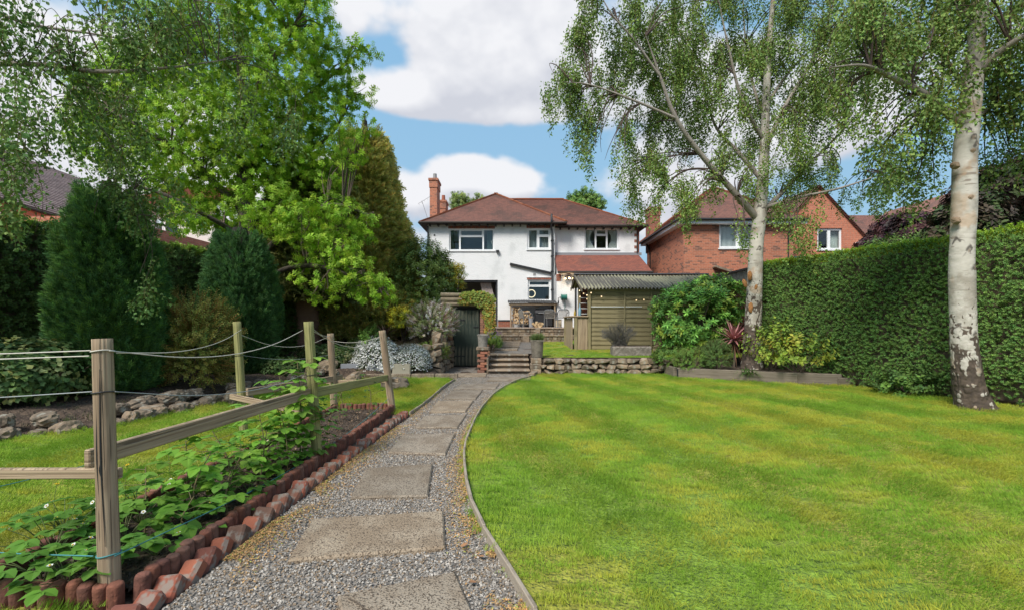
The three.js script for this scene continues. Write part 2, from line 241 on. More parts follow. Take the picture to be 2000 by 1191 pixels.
const gravelMat = std([1, 1, 1], .95, { map: tex(512, 512, (u, v) => { const k = tf(u, v, 70, 70, 2, 5), m = sm(.5, .7, tf(u, v, 6, 6, 4, 2)); return mixc(mul(mixc([.12, .105, .09], [.28, .25, .22], k), .6 + .6 * tn(u * 128, v * 128, 128, 128, 3)), [.17, .12, .07], m * .35); }, 1.5), bumpMap: bumpT(512, 512, (u, v) => tn(u * 100, v * 100, 100, 100, 3), 1.5), bumpScale: .02 });
const pathPoly = [...pathL, [-1.9, -14.7], [-.68, -14.7], [-.68, -12.45], [.5, -12.45], ...pathR.slice().reverse()];
structure('gravel_path', flat(pathPoly, .006), gravelMat, 'structure', 'gravel path leading to the steps and the old door');

// lawn grass: mown stripes are blades leaning one way and the other
function blades(n, spread, h0, h1, w, lean = .35) {
  const P = []; for (let i = 0; i < n; i++) {
    const a = rr(0, 6.283), r = spread * Math.sqrt(R()), x = Math.cos(a) * r, z = Math.sin(a) * r, b = rr(0, 6.283), h = rr(h0, h1), cx = Math.cos(b) * w / 2, cz = Math.sin(b) * w / 2, l = rr(0, lean) * h, la = rr(0, 6.283), lx = Math.cos(la) * l, lz = Math.sin(la) * l;
    P.push(x - cx, 0, z - cz, x + cx, 0, z + cz, x + lx * .4 + cx * .7, h * .6, z + lz * .4 + cz * .7, x - cx, 0, z - cz, x + lx * .4 + cx * .7, h * .6, z + lz * .4 + cz * .7, x + lx * .4 - cx * .7, h * .6, z + lz * .4 - cz * .7, x + lx * .4 - cx * .7, h * .6, z + lz * .4 - cz * .7, x + lx * .4 + cx * .7, h * .6, z + lz * .4 + cz * .7, x + lx, h, z + lz);
  }
  const g = new THREE.BufferGeometry(); g.setAttribute('position', new THREE.Float32BufferAttribute(P, 3)); g.computeVertexNormals(); return g;
}
const grassMat = Object.assign(leafMat([1, 1, 1], .9, .4), { specularIntensity: .2 }), tuftGeo = blades(46, .075, .014, .036, .0034, .9);
function grass(name, label, poly, dens, y = (x, z) => .012, lim = 1.45, stripes = true) {
  const L = []; let x0 = 99, x1 = -99, z0 = 99, z1 = -99; for (const [x, z] of poly) { x0 = Math.min(x0, x); x1 = Math.max(x1, x); z0 = Math.min(z0, z); z1 = Math.max(z1, z); }
  z1 = Math.min(z1, -1.3); const n = (x1 - x0) * (z1 - z0) * dens;
  for (let i = 0; i < n; i++) {
    const x = rr(x0, x1), z = rr(z0, z1), d = -z; if (Math.abs(x) > d * lim + .6 || !inside(x, z, poly)) continue; if (d > 6 && R() < (d - 6) * .05) continue;
    const st = stripes ? Math.sin((x * .97 - z * .24 + (fbm(x * .4, z * .4, 5, 2) - .5) * .6) * Math.PI / .62) : 0, ln = clamp(st * 2.2, -1, 1) * .66 + rr(-.2, .2), big = fbm(x * 1.3, z * 1.3, 31, 3);
    L.push({ p: V(x, y(x, z), z), q: new THREE.Quaternion().setFromEuler(new THREE.Euler(ln, rr(0, 6.28), rr(-.2, .2), 'XZY')).premultiply(new THREE.Quaternion()), s: [1.1, rr(.65, 1.1) * (.7 + big * .75), 1.1], c: tint(grassCol(x, z), .22) });
  }
  const o = scatter(scene, name, tuftGeo, grassMat, L, 'stuff'); o.userData.label = label; return L.length;
}
let cnt = grass('lawn_grass', 'mown grass of the broad lawn', lawnR, 420);
cnt += grass('strip_grass', 'mown grass of the narrow lawn strip', lawnL, 420);
cnt += grass('upper_grass', 'mown grass of the raised lawn by the shed', upL, 150, (x, z) => .42 + .035 * (-z - 12.5) + .015, 1.45, false);
console.log('grass tufts', cnt);

// loose gravel
const slabs = [
  [[658, 1162], [889, 1115], [948, 1250], [690, 1330]], [[608, 1013], [866, 997], [870, 1068], [561, 1094]], [[715, 914], [845, 905], [836, 967], [684, 971]], [[786, 848], [889, 846], [870, 886], [757, 883]],
  [[828, 812], [911, 809], [893, 834], [810, 834]], [[854, 783], [925, 781], [909, 803], [838, 804]], [[881, 762.5], [943, 761], [929, 778], [866, 779]], [[901, 749.5], [976, 748], [968, 758], [885, 759.5]], [[957, 736], [1037, 735.5], [1036, 741.5], [950, 743.5]], [[893, 728.5], [951, 727.5], [949, 733.5], [888, 735.5]],
].map((s) => s.map(([x, y]) => xz(x, y, .03)));
{
  const stone = new ConvexGeometry(Array.from({ length: 9 }, () => { const v = V(rr(-1, 1), rr(-1, 1), rr(-1, 1)).normalize().multiplyScalar(rr(.7, 1)); return V(v.x, v.y * .62, v.z * .85); })), L = [], D = [];
  for (let i = 0; i < 150000; i++) {
    const d = 1.6 + Math.pow(R(), 1.35) * 11, z = -d, x = rr(-1.9, .8); if (R() < (d - 5) * .05 || !inside(x, z, pathPoly)) continue;
    if (slabs.some((s) => inside(x, z, s))) continue;
    const t = R(), c = t < .12 ? [.46, .42, .37] : t < .26 ? [.14, .125, .11] : t < .5 ? [.26, .19, .125] : mul([.32, .29, .255], rr(.6, 1.25));
    L.push({ p: V(x, rr(.004, .014), z), q: new THREE.Quaternion().setFromEuler(new THREE.Euler(rr(-.6, .6), rr(0, 6.3), rr(-.6, .6))), s: rr(.0058, .0122), c });
  }
  scatter(scene, 'gravel', stone, std([1, 1, 1], .9), L, 'stuff').userData.label = 'loose grey gravel round the stepping slabs';
  console.log('gravel', L.length);
  // fallen catkin scales and leaf litter lying along the path's edges
  const lp = [-1, 0, 1, 0, .1, -.5, 1, 0, 0, -1, 0, 1, 1, 0, 0, 0, .12, .55], lg = new THREE.BufferGeometry(); lg.setAttribute('position', new THREE.Float32BufferAttribute(lp, 3)); lg.computeVertexNormals();
  for (let i = 0; i < 24000; i++) {
    const d = 1.7 + R() * R() * 8, z = -d, side = R() < .55, e = Math.abs(rr(-1, 1) * rr(0, 1) * rr(.3, 1)) * .42, x = side ? pl(d, pathL.map(([a, b]) => [-b, a])) + e : pl(d, pathR.map(([a, b]) => [-b, a])) - e * .9;
    if (!inside(x, z, pathPoly) || fbm(x * 4, z * 2, 3, 3) < .46 || slabs.some((s) => inside(x, z, s))) continue;
    D.push({ p: V(x, rr(.014, .024), z), q: new THREE.Quaternion().setFromEuler(new THREE.Euler(rr(-.4, .4), rr(0, 6.3), rr(-.4, .4))), s: rr(.004, .011), c: tint(R() < .15 ? [.30, .30, .06] : [.42, .25, .10], .35) });
  }
  scatter(scene, 'leaf_litter', lg, std([1, 1, 1], .9, { side: THREE.DoubleSide }), D, 'stuff').userData.label = 'yellow brown leaf litter along the path edges';
}
const slabMat = std([1, 1, 1], .95, { map: tex(512, 512, (u, v) => { const k = tn(u * 150, v * 150, 150, 150, 5), g = tf(u, v, 5, 5, 5, 7); return mul(mixc(mixc([.225, .175, .125], [.30, .248, .188], sm(.35, .65, g)), [.085, .062, .044], sm(.62, .78, k)), .78 + .45 * tn(u * 256, v * 256, 256, 256, 9)); }, .9), bumpMap: bumpT(512, 512, (u, v) => tn(u * 150, v * 150, 150, 150, 5) * .6 + tf(u, v, 40, 40, 3, 2) * .4, .9), bumpScale: .007 });
const slabVar = [[1, 1, 1], [1.12, 1.08, 1.02], [.9, .9, .9], [1.05, 1.06, 1.08]].map((c, i) => { const m = slabMat.clone(); m.color.setRGB(...c); m.map = slabMat.map.clone(); m.map.offset.set(i * .27, i * .41); m.map.needsUpdate = true; return m; });
['nearest concrete slab, cut off by the bottom of the picture', 'largest wide concrete slab across the gravel path', 'square concrete slab just beyond the widest slab', 'fourth concrete slab beside the bend of the lawn edging', 'fifth concrete slab along the gravel path', 'sixth concrete slab, level with the end of the brick edging', 'seventh concrete slab along the gravel path', 'eighth concrete slab, last before the paving at the steps', 'pale slab lying right at the foot of the steps', 'pale slab in front of the old green door']
  .forEach((l, i) => { const s = thing('stepping_slab', l, 'paving slab', 'slabs along the gravel path', V(slabs[i][0][0], 0, slabs[i][0][1])); put(s, 'slab', slabGeo(slabs[i], -.02, .034), slabVar[i % 4]); });

// thin timber edging beside the path
function edging(name, label, pts, h, t, mat, step = .6) {
  const g = thing(name, label, 'edging', undefined, V(pts[0][0], 0, pts[0][1])), c = new THREE.CatmullRomCurve3(pts.map(([x, z]) => V(x, h / 2, z)), false, 'centripetal'), n = Math.max(2, Math.round(c.getLength() / step));
  for (let i = 0; i < n; i++) { const a = c.getPointAt(i / n), b = c.getPointAt((i + 1) / n); a.y += rr(-.006, .006); b.y += rr(-.006, .006); put(g, 'board', beam(a, b, t, h, .004), mat); }
}
const edgeMat = std([1, 1, 1], .9, { map: T_patch([.34, .285, .22], [.20, .16, .12], .7, 7, 5), bumpMap: T_fine, bumpScale: .004 });
edging('lawn_edging', 'thin weathered timber edging curving along the lawn side of path', pathR.slice(1), .07, .022, edgeMat, .45);
edging('strip_edging', 'straight pale timber edging along the narrow lawn strip', pathL.slice(4, 8), .06, .022, edgeMat, .8);
{ const g = thing('edging_block', 'single concrete kerb block where the lawn edging meets the steps', 'kerb', undefined, V(.55, 0, -12.1)); put(g, 'block', beam(V(.5, .05, -11.75), V(.62, .05, -12.3), .16, .12, .01), M.stone[0]); }

// ---------- vegetable bed ----------
{
  const soil = [[-2.62, -2.3], [-2.68, -7.1], [-1.92, -7.1], [-1.86, -2.3]];
  const g = flat(soil, .045); structure('bed_soil', g, M.soil, 'structure', 'dark soil of the vegetable bed');
  const crumb = [], cg = rock(1, .8, 1, 9, .5);
  for (let i = 0; i < 9000; i++) { const z = rr(-7.1, -2.3), x = rr(-2.62, -1.9); crumb.push({ p: V(x, .045, z), q: new THREE.Quaternion().setFromEuler(new THREE.Euler(rr(0, 6), rr(0, 6), 0)), s: rr(.008, .035) * (.4 + R()), c: tint(R() < .15 ? [.17, .12, .08] : [.06, .042, .03], .4) }); }
  scatter(scene, 'soil_crumbs', cg, std([1, 1, 1], .98), crumb, 'stuff').userData.label = 'crumbly soil and chips in the vegetable bed';
  const pegG = bp(new THREE.LatheGeometry([[0, .132], [.024, .13], [.033, .122], [.036, .11], [.036, -.06]].map(([x, y]) => new THREE.Vector2(x, y)), 9));
  const pegM = [[.22, .08, .05], [.27, .10, .06], [.18, .072, .05], [.24, .115, .078]].map((c) => std([1, 1, 1], .9, { map: T_patch(c, mul(c, .6), .3, 5, c[0] * 900 | 0), bumpMap: T_fine, bumpScale: .004 }));
  const row = (label, a, b) => { const t = thing('log_roll_edging', label, 'edging', 'scalloped red edging round the vegetable bed', V(a[0], 0, a[1])), L = Math.hypot(b[0] - a[0], b[1] - a[1]), n = Math.round(L / .069); for (let i = 0; i <= n; i++) { const k = i / n; place(t, 'peg', pegG, pegM[(R() * 4) | 0], V(lerp(a[0], b[0], k) + rr(-.006, .006), rr(-.012, .014), lerp(a[1], b[1], k)), [rr(-.07, .07), rr(0, 6), rr(-.07, .07)]); } };
  row('long row of red scalloped edging along the path side of the bed', [-1.86, -2.28], [-1.86, -7.08]); row('row of red scalloped edging along the lawn side of the bed', [-2.68, -2.28], [-2.74, -7.08]);
  row('short row of red scalloped edging at the far end of the bed', [-2.66, -7.15], [-1.92, -7.15]); row('short row of red scalloped edging at the near end of the bed', [-2.6, -2.22], [-1.93, -2.22]);
  const bG = [cbox(.12, .235, .085, .012), cbox(.11, .22, .08, .016)], bc = [[.30, .085, .048], [.22, .075, .05], [.21, .085, .052], [.16, .085, .058], [.34, .11, .06]], bM = bc.map((c, i) => std([1, 1, 1], .92, { map: tex(128, 128, (u, v) => mixc(mixc(c, mul(c, .6), tf(u, v, 6, 6, 4, i + 4)), [.22, .20, .17], sm(.5, .66, tf(u, v, 5, 5, 4, i + 50)) * .8), .3), bumpMap: T_stone, bumpScale: .008 }));
  const t = thing('brick_edging', 'row of leaning red bricks between the bed and the gravel', 'brick edging', undefined, V(-1.72, 0, -2));
  for (let d = 1.75, i = 0; d < 6.85; d += rr(.128, .148), i++) { const x = pl(d, [[1.7, -1.76], [3.5, -1.72], [6.8, -1.60]]); place(t, 'brick', bG[i % 2], bM[(R() * 5) | 0], V(x + rr(-.012, .012), rr(-.02, .005), -d), [-.85 + rr(-.12, .12), rr(-.2, .2), rr(-.12, .12)]); }
}

// ---------- post, rail and string frame over the bed ----------
{
  const t = thing('fruit_frame', 'weathered timber posts, rails and strings over the vegetable bed', 'fence', undefined, V(-2.02, 0, -2.25));
  const post = (a, b, r, m) => put(t, 'post', (() => { const g = tube([a, a.clone().lerp(b, .33), a.clone().lerp(b, .7), b], [r * 1.06, r * 1.02, r, r * .97], 20, 14, .05, a.x * 9 + a.z); const uv = g.attributes.uv; for (let i = 0; i < uv.count; i++) uv.setX(i, uv.getX(i) * .36); return g; })(), m);
  const A = V(-1.985, 0, -2.25), At = at(199, 661, 2.25), Bb = V(-1.90, 0, -4.45), Bt = at(602, 628, 4.45), C = V(-3.36, 0, -5.7), Ct = at(462, 628, 5.7), D = V(-2.85, 0, -7.3), Dt = at(645, 651, 7.3), E = V(-1.88, 0, -7.15), Et = at(746, 645, 7.15), Fb = V(-3.55, 0, -2.3), Ft = V(-3.6, 1.32, -2.3);
  const pg = woodGrey.v, gg = woodGreen.v;
  post(A, At, .043, pg); post(Bb, Bt, .046, gg); post(C, Ct, .047, gg); post(D, Dt, .052, pg); post(E, Et, .055, pg); post(Fb, Ft, .055, pg);
  // a long drying crack in the nearest post
  put(t, 'crack', merge([[.3, 1.16, .012], [.46, .98, -.006], [.62, .72, .006]].map(([y0, y1, dx], i) => { const y = (i) => lerp(A.x, At.x, i / 1.3) ; return tube([V(y(y0) + dx + .008, y0, -2.2085), V(y((y0 + y1) / 2) + dx, (y0 + y1) / 2, -2.208), V(y(y1) + dx + .006, y1, -2.209)], [.001, .004, .001], 8, 5); })), M.black);
  const rail = (a, b, m = woodGrey.h, w = .035, h = .095) => put(t, 'rail', beam(a, b, w, h), m);
  rail(V(-2.17, .69, -2.32), V(-1.965, .71, -4.42)); rail(V(-1.965, .70, -4.48), V(-1.95, .535, -7.2), woodGreen.h); rail(V(-3.30, .53, -5.66), V(-2.80, .50, -7.5), woodGrey.h); rail(V(-3.5, .48, -5.66), V(-1.86, .47, -4.5), woodGrey.h, .03, .07); rail(V(-3.0, .44, -7.36), V(-1.80, .485, -7.22), woodGrey.h, .03, .06); rail(V(-3.7, .612, -2.33), V(-2.0, .617, -2.33), woodGrey.h, .03, .055);
  const wireM = std([.52, .49, .42], .7), blueM = std([.05, .22, .23], .6), galv = std([.30, .32, .32], .5);
  const sag = (a, b, s, m, r = .0032) => put(t, 'string', tube([a, a.clone().lerp(b, .25).add(V(0, -s * .75, 0)), a.clone().lerp(b, .5).add(V(0, -s, 0)), a.clone().lerp(b, .75).add(V(0, -s * .75, 0)), b], [r, r], 24, 5), m);
  const on = (a, b, f) => a.clone().lerp(b, f), off = (p, x, z) => p.clone().add(V(x, 0, z));
  sag(off(on(A, At, .955), .05, .02), off(on(Bb, Bt, .94), -.05, .03), .12, wireM); sag(off(on(A, At, .945), .05, -.02), off(on(C, Ct, .93), .05, .0), .09, wireM); sag(off(on(Bb, Bt, .93), .05, 0), off(on(E, Et, .93), -.02, .05), .16, wireM); sag(off(on(C, Ct, .88), .05, 0), off(on(D, Dt, .95), -.05, .02), .15, wireM); sag(off(on(Bb, Bt, .95), .04, 0), off(on(D, Dt, .97), .0, .05), .03, wireM); sag(off(on(D, Dt, .9), .05, 0), off(on(E, Et, .92), -.05, .0), .05, wireM);
  sag(off(on(A, At, .955), -.06, .0), V(-4.6, 1.25, -2.35), .03, wireM); sag(off(on(A, At, .935), -.06, .01), V(-4.6, 1.235, -2.1), .03, wireM);
  sag(off(on(A, At, .80), .055, 0), off(on(Bb, Bt, .64), -.05, .02), .09, galv, .0028); sag(off(on(A, At, .80), -.06, 0), V(-4.6, 1.0, -2.4), .04, galv, .0028); sag(off(on(C, Ct, .7), .05, 0), off(on(D, Dt, .72), -.05, 0), .06, galv, .0025);
  sag(off(on(A, At, .19), .055, .03), off(on(E, Et, .17), -.02, .05), .14, blueM, .0032); sag(off(on(A, At, .19), -.05, .03), V(-4.2, .27, -2.6), .05, blueM, .0032); sag(V(-3.6, .34, -2.4), off(on(C, Ct, .2), .0, .05), .1, blueM, .0028);
  const wrap = (a, b, f, r, m) => { const p = on(a, b, f), pts = []; for (let i = 0; i <= 16; i++) { const k = i / 16 * 6.283; pts.push(V(p.x + Math.cos(k) * r, p.y + .004 * Math.sin(k * 2), p.z + Math.sin(k) * r)); } put(t, 'binding', tube(pts, [.0035, .0035], 32, 5), m); };
  wrap(A, At, .955, .045, wireM); wrap(A, At, .80, .046, M.black); wrap(A, At, .19, .047, blueM); wrap(Bb, Bt, .63, .048, M.black); wrap(C, Ct, .70, .049, M.black);
}
// ---------- steps, walls, terrace ----------
{
  const s = thing('garden_steps', 'four worn stone steps with gravel landing between the two planters', 'steps', undefined, V(0, 0, -12.5));
  for (let i = 0; i < 4; i++) { put(s, 'riser', box(-.64, .48, i ? i * .118 - .06 : -.05, (i + 1) * .118 - .045, -12.52 - i * .36, -12.52 - i * .36 - .4), M.stone[2]); const tr = cbox(1.15, .05, .44, .014); tr.translate(-.08, (i + 1) * .118 - .02, -12.68 - i * .36); put(s, 'tread', tr, M.stone[i === 3 ? 2 : 1]); }
}
// piers and planters either side
function planter(label, x, z, y, w, h, mat, grp) {
  const t = thing('square_planter', label, 'planter', grp, V(x, y, z)), sh = [];
  const g = new THREE.CylinderGeometry(w * .707, w * .60, h, 4, 1, true, Math.PI / 4); g.translate(x, y + h / 2, z); put(t, 'body', bp(g), mat);
  const gi = new THREE.CylinderGeometry(w * .62, w * .5, h * .9, 4, 1, false, Math.PI / 4); gi.translate(x, y + h / 2 - h * .02, z); put(t, 'compost', bp(gi), M.soil);
  for (const [dx, dz, ww, dd] of [[0, w / 2 - .012, w + .03, .035], [0, -w / 2 + .012, w + .03, .035], [w / 2 - .012, 0, .035, w - .04], [-w / 2 + .012, 0, .035, w - .04]]) sh.push(cbox(ww, .045, dd, .006).translate(x + dx, y + h, z + dz));
  put(t, 'rim', merge(sh), mat); return t;
}
const leadMat = std([1, 1, 1], .8, { map: T_patch([.19, .165, .13], [.115, .10, .08], .5, 6, 19), bumpMap: T_stone, bumpScale: .006 });
{
  const p = thing('stone_pier', 'grey stone pier under the lavender planter, right of the steps', 'pier', undefined, V(.66, 0, -12.62));
  for (let i = 0; i < 3; i++) put(p, 'block', cbox(.30 + rr(-.02, .02), .145, .36, .014).translate(.66 + rr(-.01, .01), .07 + i * .147, -12.62), stoneOf());
  planter('dark square planter of grassy lavender on the pier right of the steps', .70, -12.72, .45, .34, .46, leadMat, 'planters beside the steps');
  const q = thing('brick_pier', 'red brick pier under the empty planter left of the steps', 'pier', undefined, V(-.83, 0, -12.95));
  const bg = cbox(.205, .066, .10, .006), bm = [[.30, .12, .075], [.24, .10, .065], [.34, .15, .09], [.20, .10, .07]].map((c) => std(c, .92, { bumpMap: T_stone, bumpScale: .006 }));
  for (let k = 0; k < 8; k++) for (let j = 0; j < 3; j++) place(q, 'brick', bg, bm[(R() * 4) | 0], V(-.83 + (k % 2 ? .045 : -.045), .04 + k * .075, -13.06 + j * .11), [0, rr(-.03, .03), 0]);
  put(q, 'core', box(-.95, -.71, 0, .62, -13.14, -12.88), M.stone[1]); put(q, 'cap', cbox(.36, .10, .42, .02).translate(-.83, .68, -12.98), M.stone[2]);
  planter('empty grey stone planter on the brick pier beside the old door', -.83, -12.98, .73, .28, .33, std([1, 1, 1], .85, { map: T_patch([.24, .225, .2], [.15, .14, .125], .5, 6, 23) }), 'planters beside the steps');
  put(scene, 'side_wall', box(-.70, -.655, 0, .43, -14.6, -12.55), M.stone[2]).userData = { label: 'low stone side wall between the steps and the door passage', category: 'wall' };
}
// shelter door with log lintel
{
  const z = -14.6, t = thing('garden_door', 'old dark green plank door set in brick pillars under log beams', 'door', undefined, V(-1.45, 0, z));
  const doorM = std([1, 1, 1], .85, { map: tex(256, 512, (u, v) => { const w = tf(u, v, 3, 2, 5, 7), s = tf(u, v, 40, 3, 3, 3); return mul(mixc([.022, .036, .028], [.13, .125, .088], sm(.44, .62, w * .65 + s * .35)), .75 + .5 * s); }, .8, 1.9), bumpMap: bumpT(256, 256, (u, v) => tf(u, v, 40, 3, 3, 3), .8, 1.9), bumpScale: .004 });
  for (let i = 0; i < 7; i++) put(t, 'plank', cbox(.1155, 1.78, .03, .0025).translate(-1.81 + i * .1165, .93 + rr(-.01, .01), z + rr(-.003, .003)), doorM);
  put(t, 'hinge', cbox(.34, .035, .012, .003).translate(-1.68, 1.5, z + .023), M.black); put(t, 'hinge', cbox(.34, .035, .012, .003).translate(-1.68, .35, z + .023), M.black); put(t, 'latch', cbox(.17, .025, .02, .004).translate(-1.16, 1.28, z + .026), M.black);
  put(t, 'door_frame', merge([box(-1.91, -1.872, 0, 1.87, z - .08, z - .02), box(-1.05, -1.01, 0, 1.87, z - .08, z - .02), box(-1.91, -1.01, 1.87, 1.95, z - .08, z + .01)]), M.darkWood); put(t, 'reveal', box(-1.91, -1.01, 0, 1.95, z - .2, z - .1), M.darkWood);
  const bg = cbox(.21, .066, .105, .006), bm = [[.28, .14, .09], [.22, .11, .075], [.33, .17, .11], [.18, .11, .08]].map((c) => std(c, .92, { bumpMap: T_stone, bumpScale: .006 }));
  for (const x0 of [-2.06, -.87]) { put(t, 'pillar_core', box(x0 - .13, x0 + .13, 0, 1.93, z - .25, z + .04), M.stone[1]); for (let k = 0; k < 26; k++) for (let j = 0; j < 2; j++) { const odd = k % 2, w = odd ? [.5, 1] : [1, .5], x = x0 - .14 + (j ? w[0] * .2 + .008 : 0) + w[j] * .1 - .005; place(t, 'brick', bg, bm[(R() * 4) | 0], V(x, .04 + k * .0735, z + .06 + rr(-.004, .004)), null, [w[j] * .93, 1, 1]); } }
  const logM = std([1, 1, 1], .9, { map: tex(256, 256, (u, v) => mixc(mixc([.30, .24, .165], [.18, .145, .10], tf(u, v, 4, 14, 4, 3)), [.16, .19, .08], sm(.5, .7, tf(u, v, 5, 5, 4, 8)) * .6), 1, .8), bumpMap: T_stone, bumpScale: .01 });
  for (let i = 0; i < 3; i++) put(t, 'log_beam', tube([V(-2.26 + rr(-.02, .02), 2.0 + i * .145, z + .04), V(-1.5, 1.995 + i * .145, z + .06), V(-.74 + rr(-.02, .02), 2.0 + i * .145, z + .04)], [.078, .07, .076], 10, 12, .06, i + 3), logM);
  const lamp = thing('bulkhead_lamp', 'round dark lamp on the log beam above the old door', 'lamp', undefined, V(-.98, 2.02, z + .16)); put(lamp, 'housing', new THREE.SphereGeometry(.085, 14, 8, 0, 6.283, 0, 1.7).rotateX(.6).translate(-.98, 2.05, z + .19), M.black); put(lamp, 'lens', new THREE.CircleGeometry(.07, 16).translate(-.98, 2.03, z + .26), M.grey);
}
// dry-stone walls: every stone a piece
function stones(t, name, path, h, rows, w, th, gap = .9) { // courses along a polyline of [x, z, y]
  for (let r = 0; r < rows; r++) { let d = r % 2 ? -w * .4 : 0; const L = path.reduce((a, p, i) => (i ? a + Math.hypot(p[0] - path[i - 1][0], p[1] - path[i - 1][1]) : 0), 0);
    while (d < L) { const ww = w * rr(.55, 1.5), hh = h / rows * rr(.9, 1.18); let m = clamp(d + ww / 2, 0, L), i = 0; for (; i < path.length - 2; i++) { const s = Math.hypot(path[i + 1][0] - path[i][0], path[i + 1][1] - path[i][1]); if (m <= s) break; m -= s; } const a = path[i], b = path[i + 1], s = Math.hypot(b[0] - a[0], b[1] - a[1]), k = m / s, ang = -Math.atan2(b[1] - a[1], b[0] - a[0]);
      place(t, name, rock(ww * 1.02, hh * 1.02, th * rr(.85, 1.1), 22, .16), stoneOf(), V(lerp(a[0], b[0], k), lerp(a[2] || 0, b[2] || 0, k) + (r + .5) * h / rows, lerp(a[1], b[1], k) + rr(-.025, .025)), [rr(-.08, .08), ang + rr(-.08, .08), rr(-.1, .1)]); d += ww * gap; } }
}
{
  const t = thing('dry_stone_wall', 'low dry-stone wall holding up the raised lawn', 'wall', undefined, V(2.4, 0, -12.5)); stones(t, 'stone', [[.86, -12.48], [4.1, -12.5], [4.7, -12.55]], .43, 3, .30, .30);
  put(t, 'backing', box(.8, 4.8, -.02, .38, -12.72, -12.52), M.soil);
  const u = thing('rockery_wall', 'rough stone corner wall left of the old door', 'wall', undefined, V(-2.2, 0, -12.9)); stones(u, 'stone', [[-3.2, -12.05], [-2.05, -12.35], [-1.97, -14.5]], .85, 5, .32, .28);
  put(u, 'backing', box(-2.14, -1.98, 0, .8, -14.5, -12.5), M.soil); for (let i = 0; i < 4; i++) place(u, 'stone', rock(.3, .42, .26, 18, .2), stoneOf(), V(-2.15 + rr(-.15, .1), .95 + i * .04, -12.7 - i * .4), [rr(-.3, .3), rr(0, 3), rr(-.3, .3)]);
  // the row of rocks along the left bed
  const b = thing('rock_border', 'uneven row of pale rocks edging the dark bed beside lawn strip', 'rock border', undefined, V(-5.2, 0, -8));
  for (let d = 4.6; d < 11.3;) { const w = rr(.22, .5), x = stoneLine(d); place(b, 'rock', boulder(w * .95, rr(.18, .32), w * rr(.6, .85)), M.stone[R() < .6 ? 2 : 0], V(x + rr(-.1, .08), rr(.0, .06), -d), [rr(-.3, .3), rr(0, 6), rr(-.3, .3)]); if (R() < .7) place(b, 'rock', boulder(w * .75, .22, w * .6), M.stone[2], V(x - rr(.2, .4), .16 + rr(0, .06), -d + rr(-.1, .1)), [rr(-.3, .3), rr(0, 6), 0]); d += w * .62; }
  for (const [px, py, w, h] of [[540, 742, .35, .3], [465, 760, .4, .35], [640, 720, .4, .3], [560, 690, .3, .3], [700, 705, .4, .25], [690, 725, .35, .25], [770, 735, .5, .3], [615, 650, .3, .3], [735, 705, .3, .2], [840, 700, .3, .4]]) { const p = gr(px, py, .25); place(b, 'rock', boulder(w * 1.3, h * 1.3, w), stoneOf(), V(p.x, Hgt(p.x, p.z) + .08, p.z), [rr(-.4, .4), rr(0, 6), rr(-.4, .4)]); }
  for (const [i, l] of ['grey block under the white flowers, first of three from the yew', 'dark grey block under the white flowers, middle of three', 'pale mossy block under the white flowers, last of three'].entries()) { const k = thing('stone_block', l, 'stone block', 'blocks set in the rockery edge', V(-4 + i * .62, .1, -11.6)); put(k, 'block', cbox(.46, .30, .25, .02).rotateX(-.25).translate(-4.12 + i * .66, .2, -11.62), std(i === 2 ? [.24, .22, .17] : [.16, .17, .19], .8, { bumpMap: T_stone, bumpScale: .004 })); }
  const e = thing('concrete_edging', 'row of concrete kerb blocks at the back of the lawn strip', 'kerb', undefined, V(-2.9, 0, -11.45)); for (let i = 0; i < 5; i++) put(e, 'kerb_block', cbox(.58, .15, .09, .012).translate(-4.02 + i * .592, .055 + rr(-.006, .006), -11.44 - i * .012), slabMat);
}
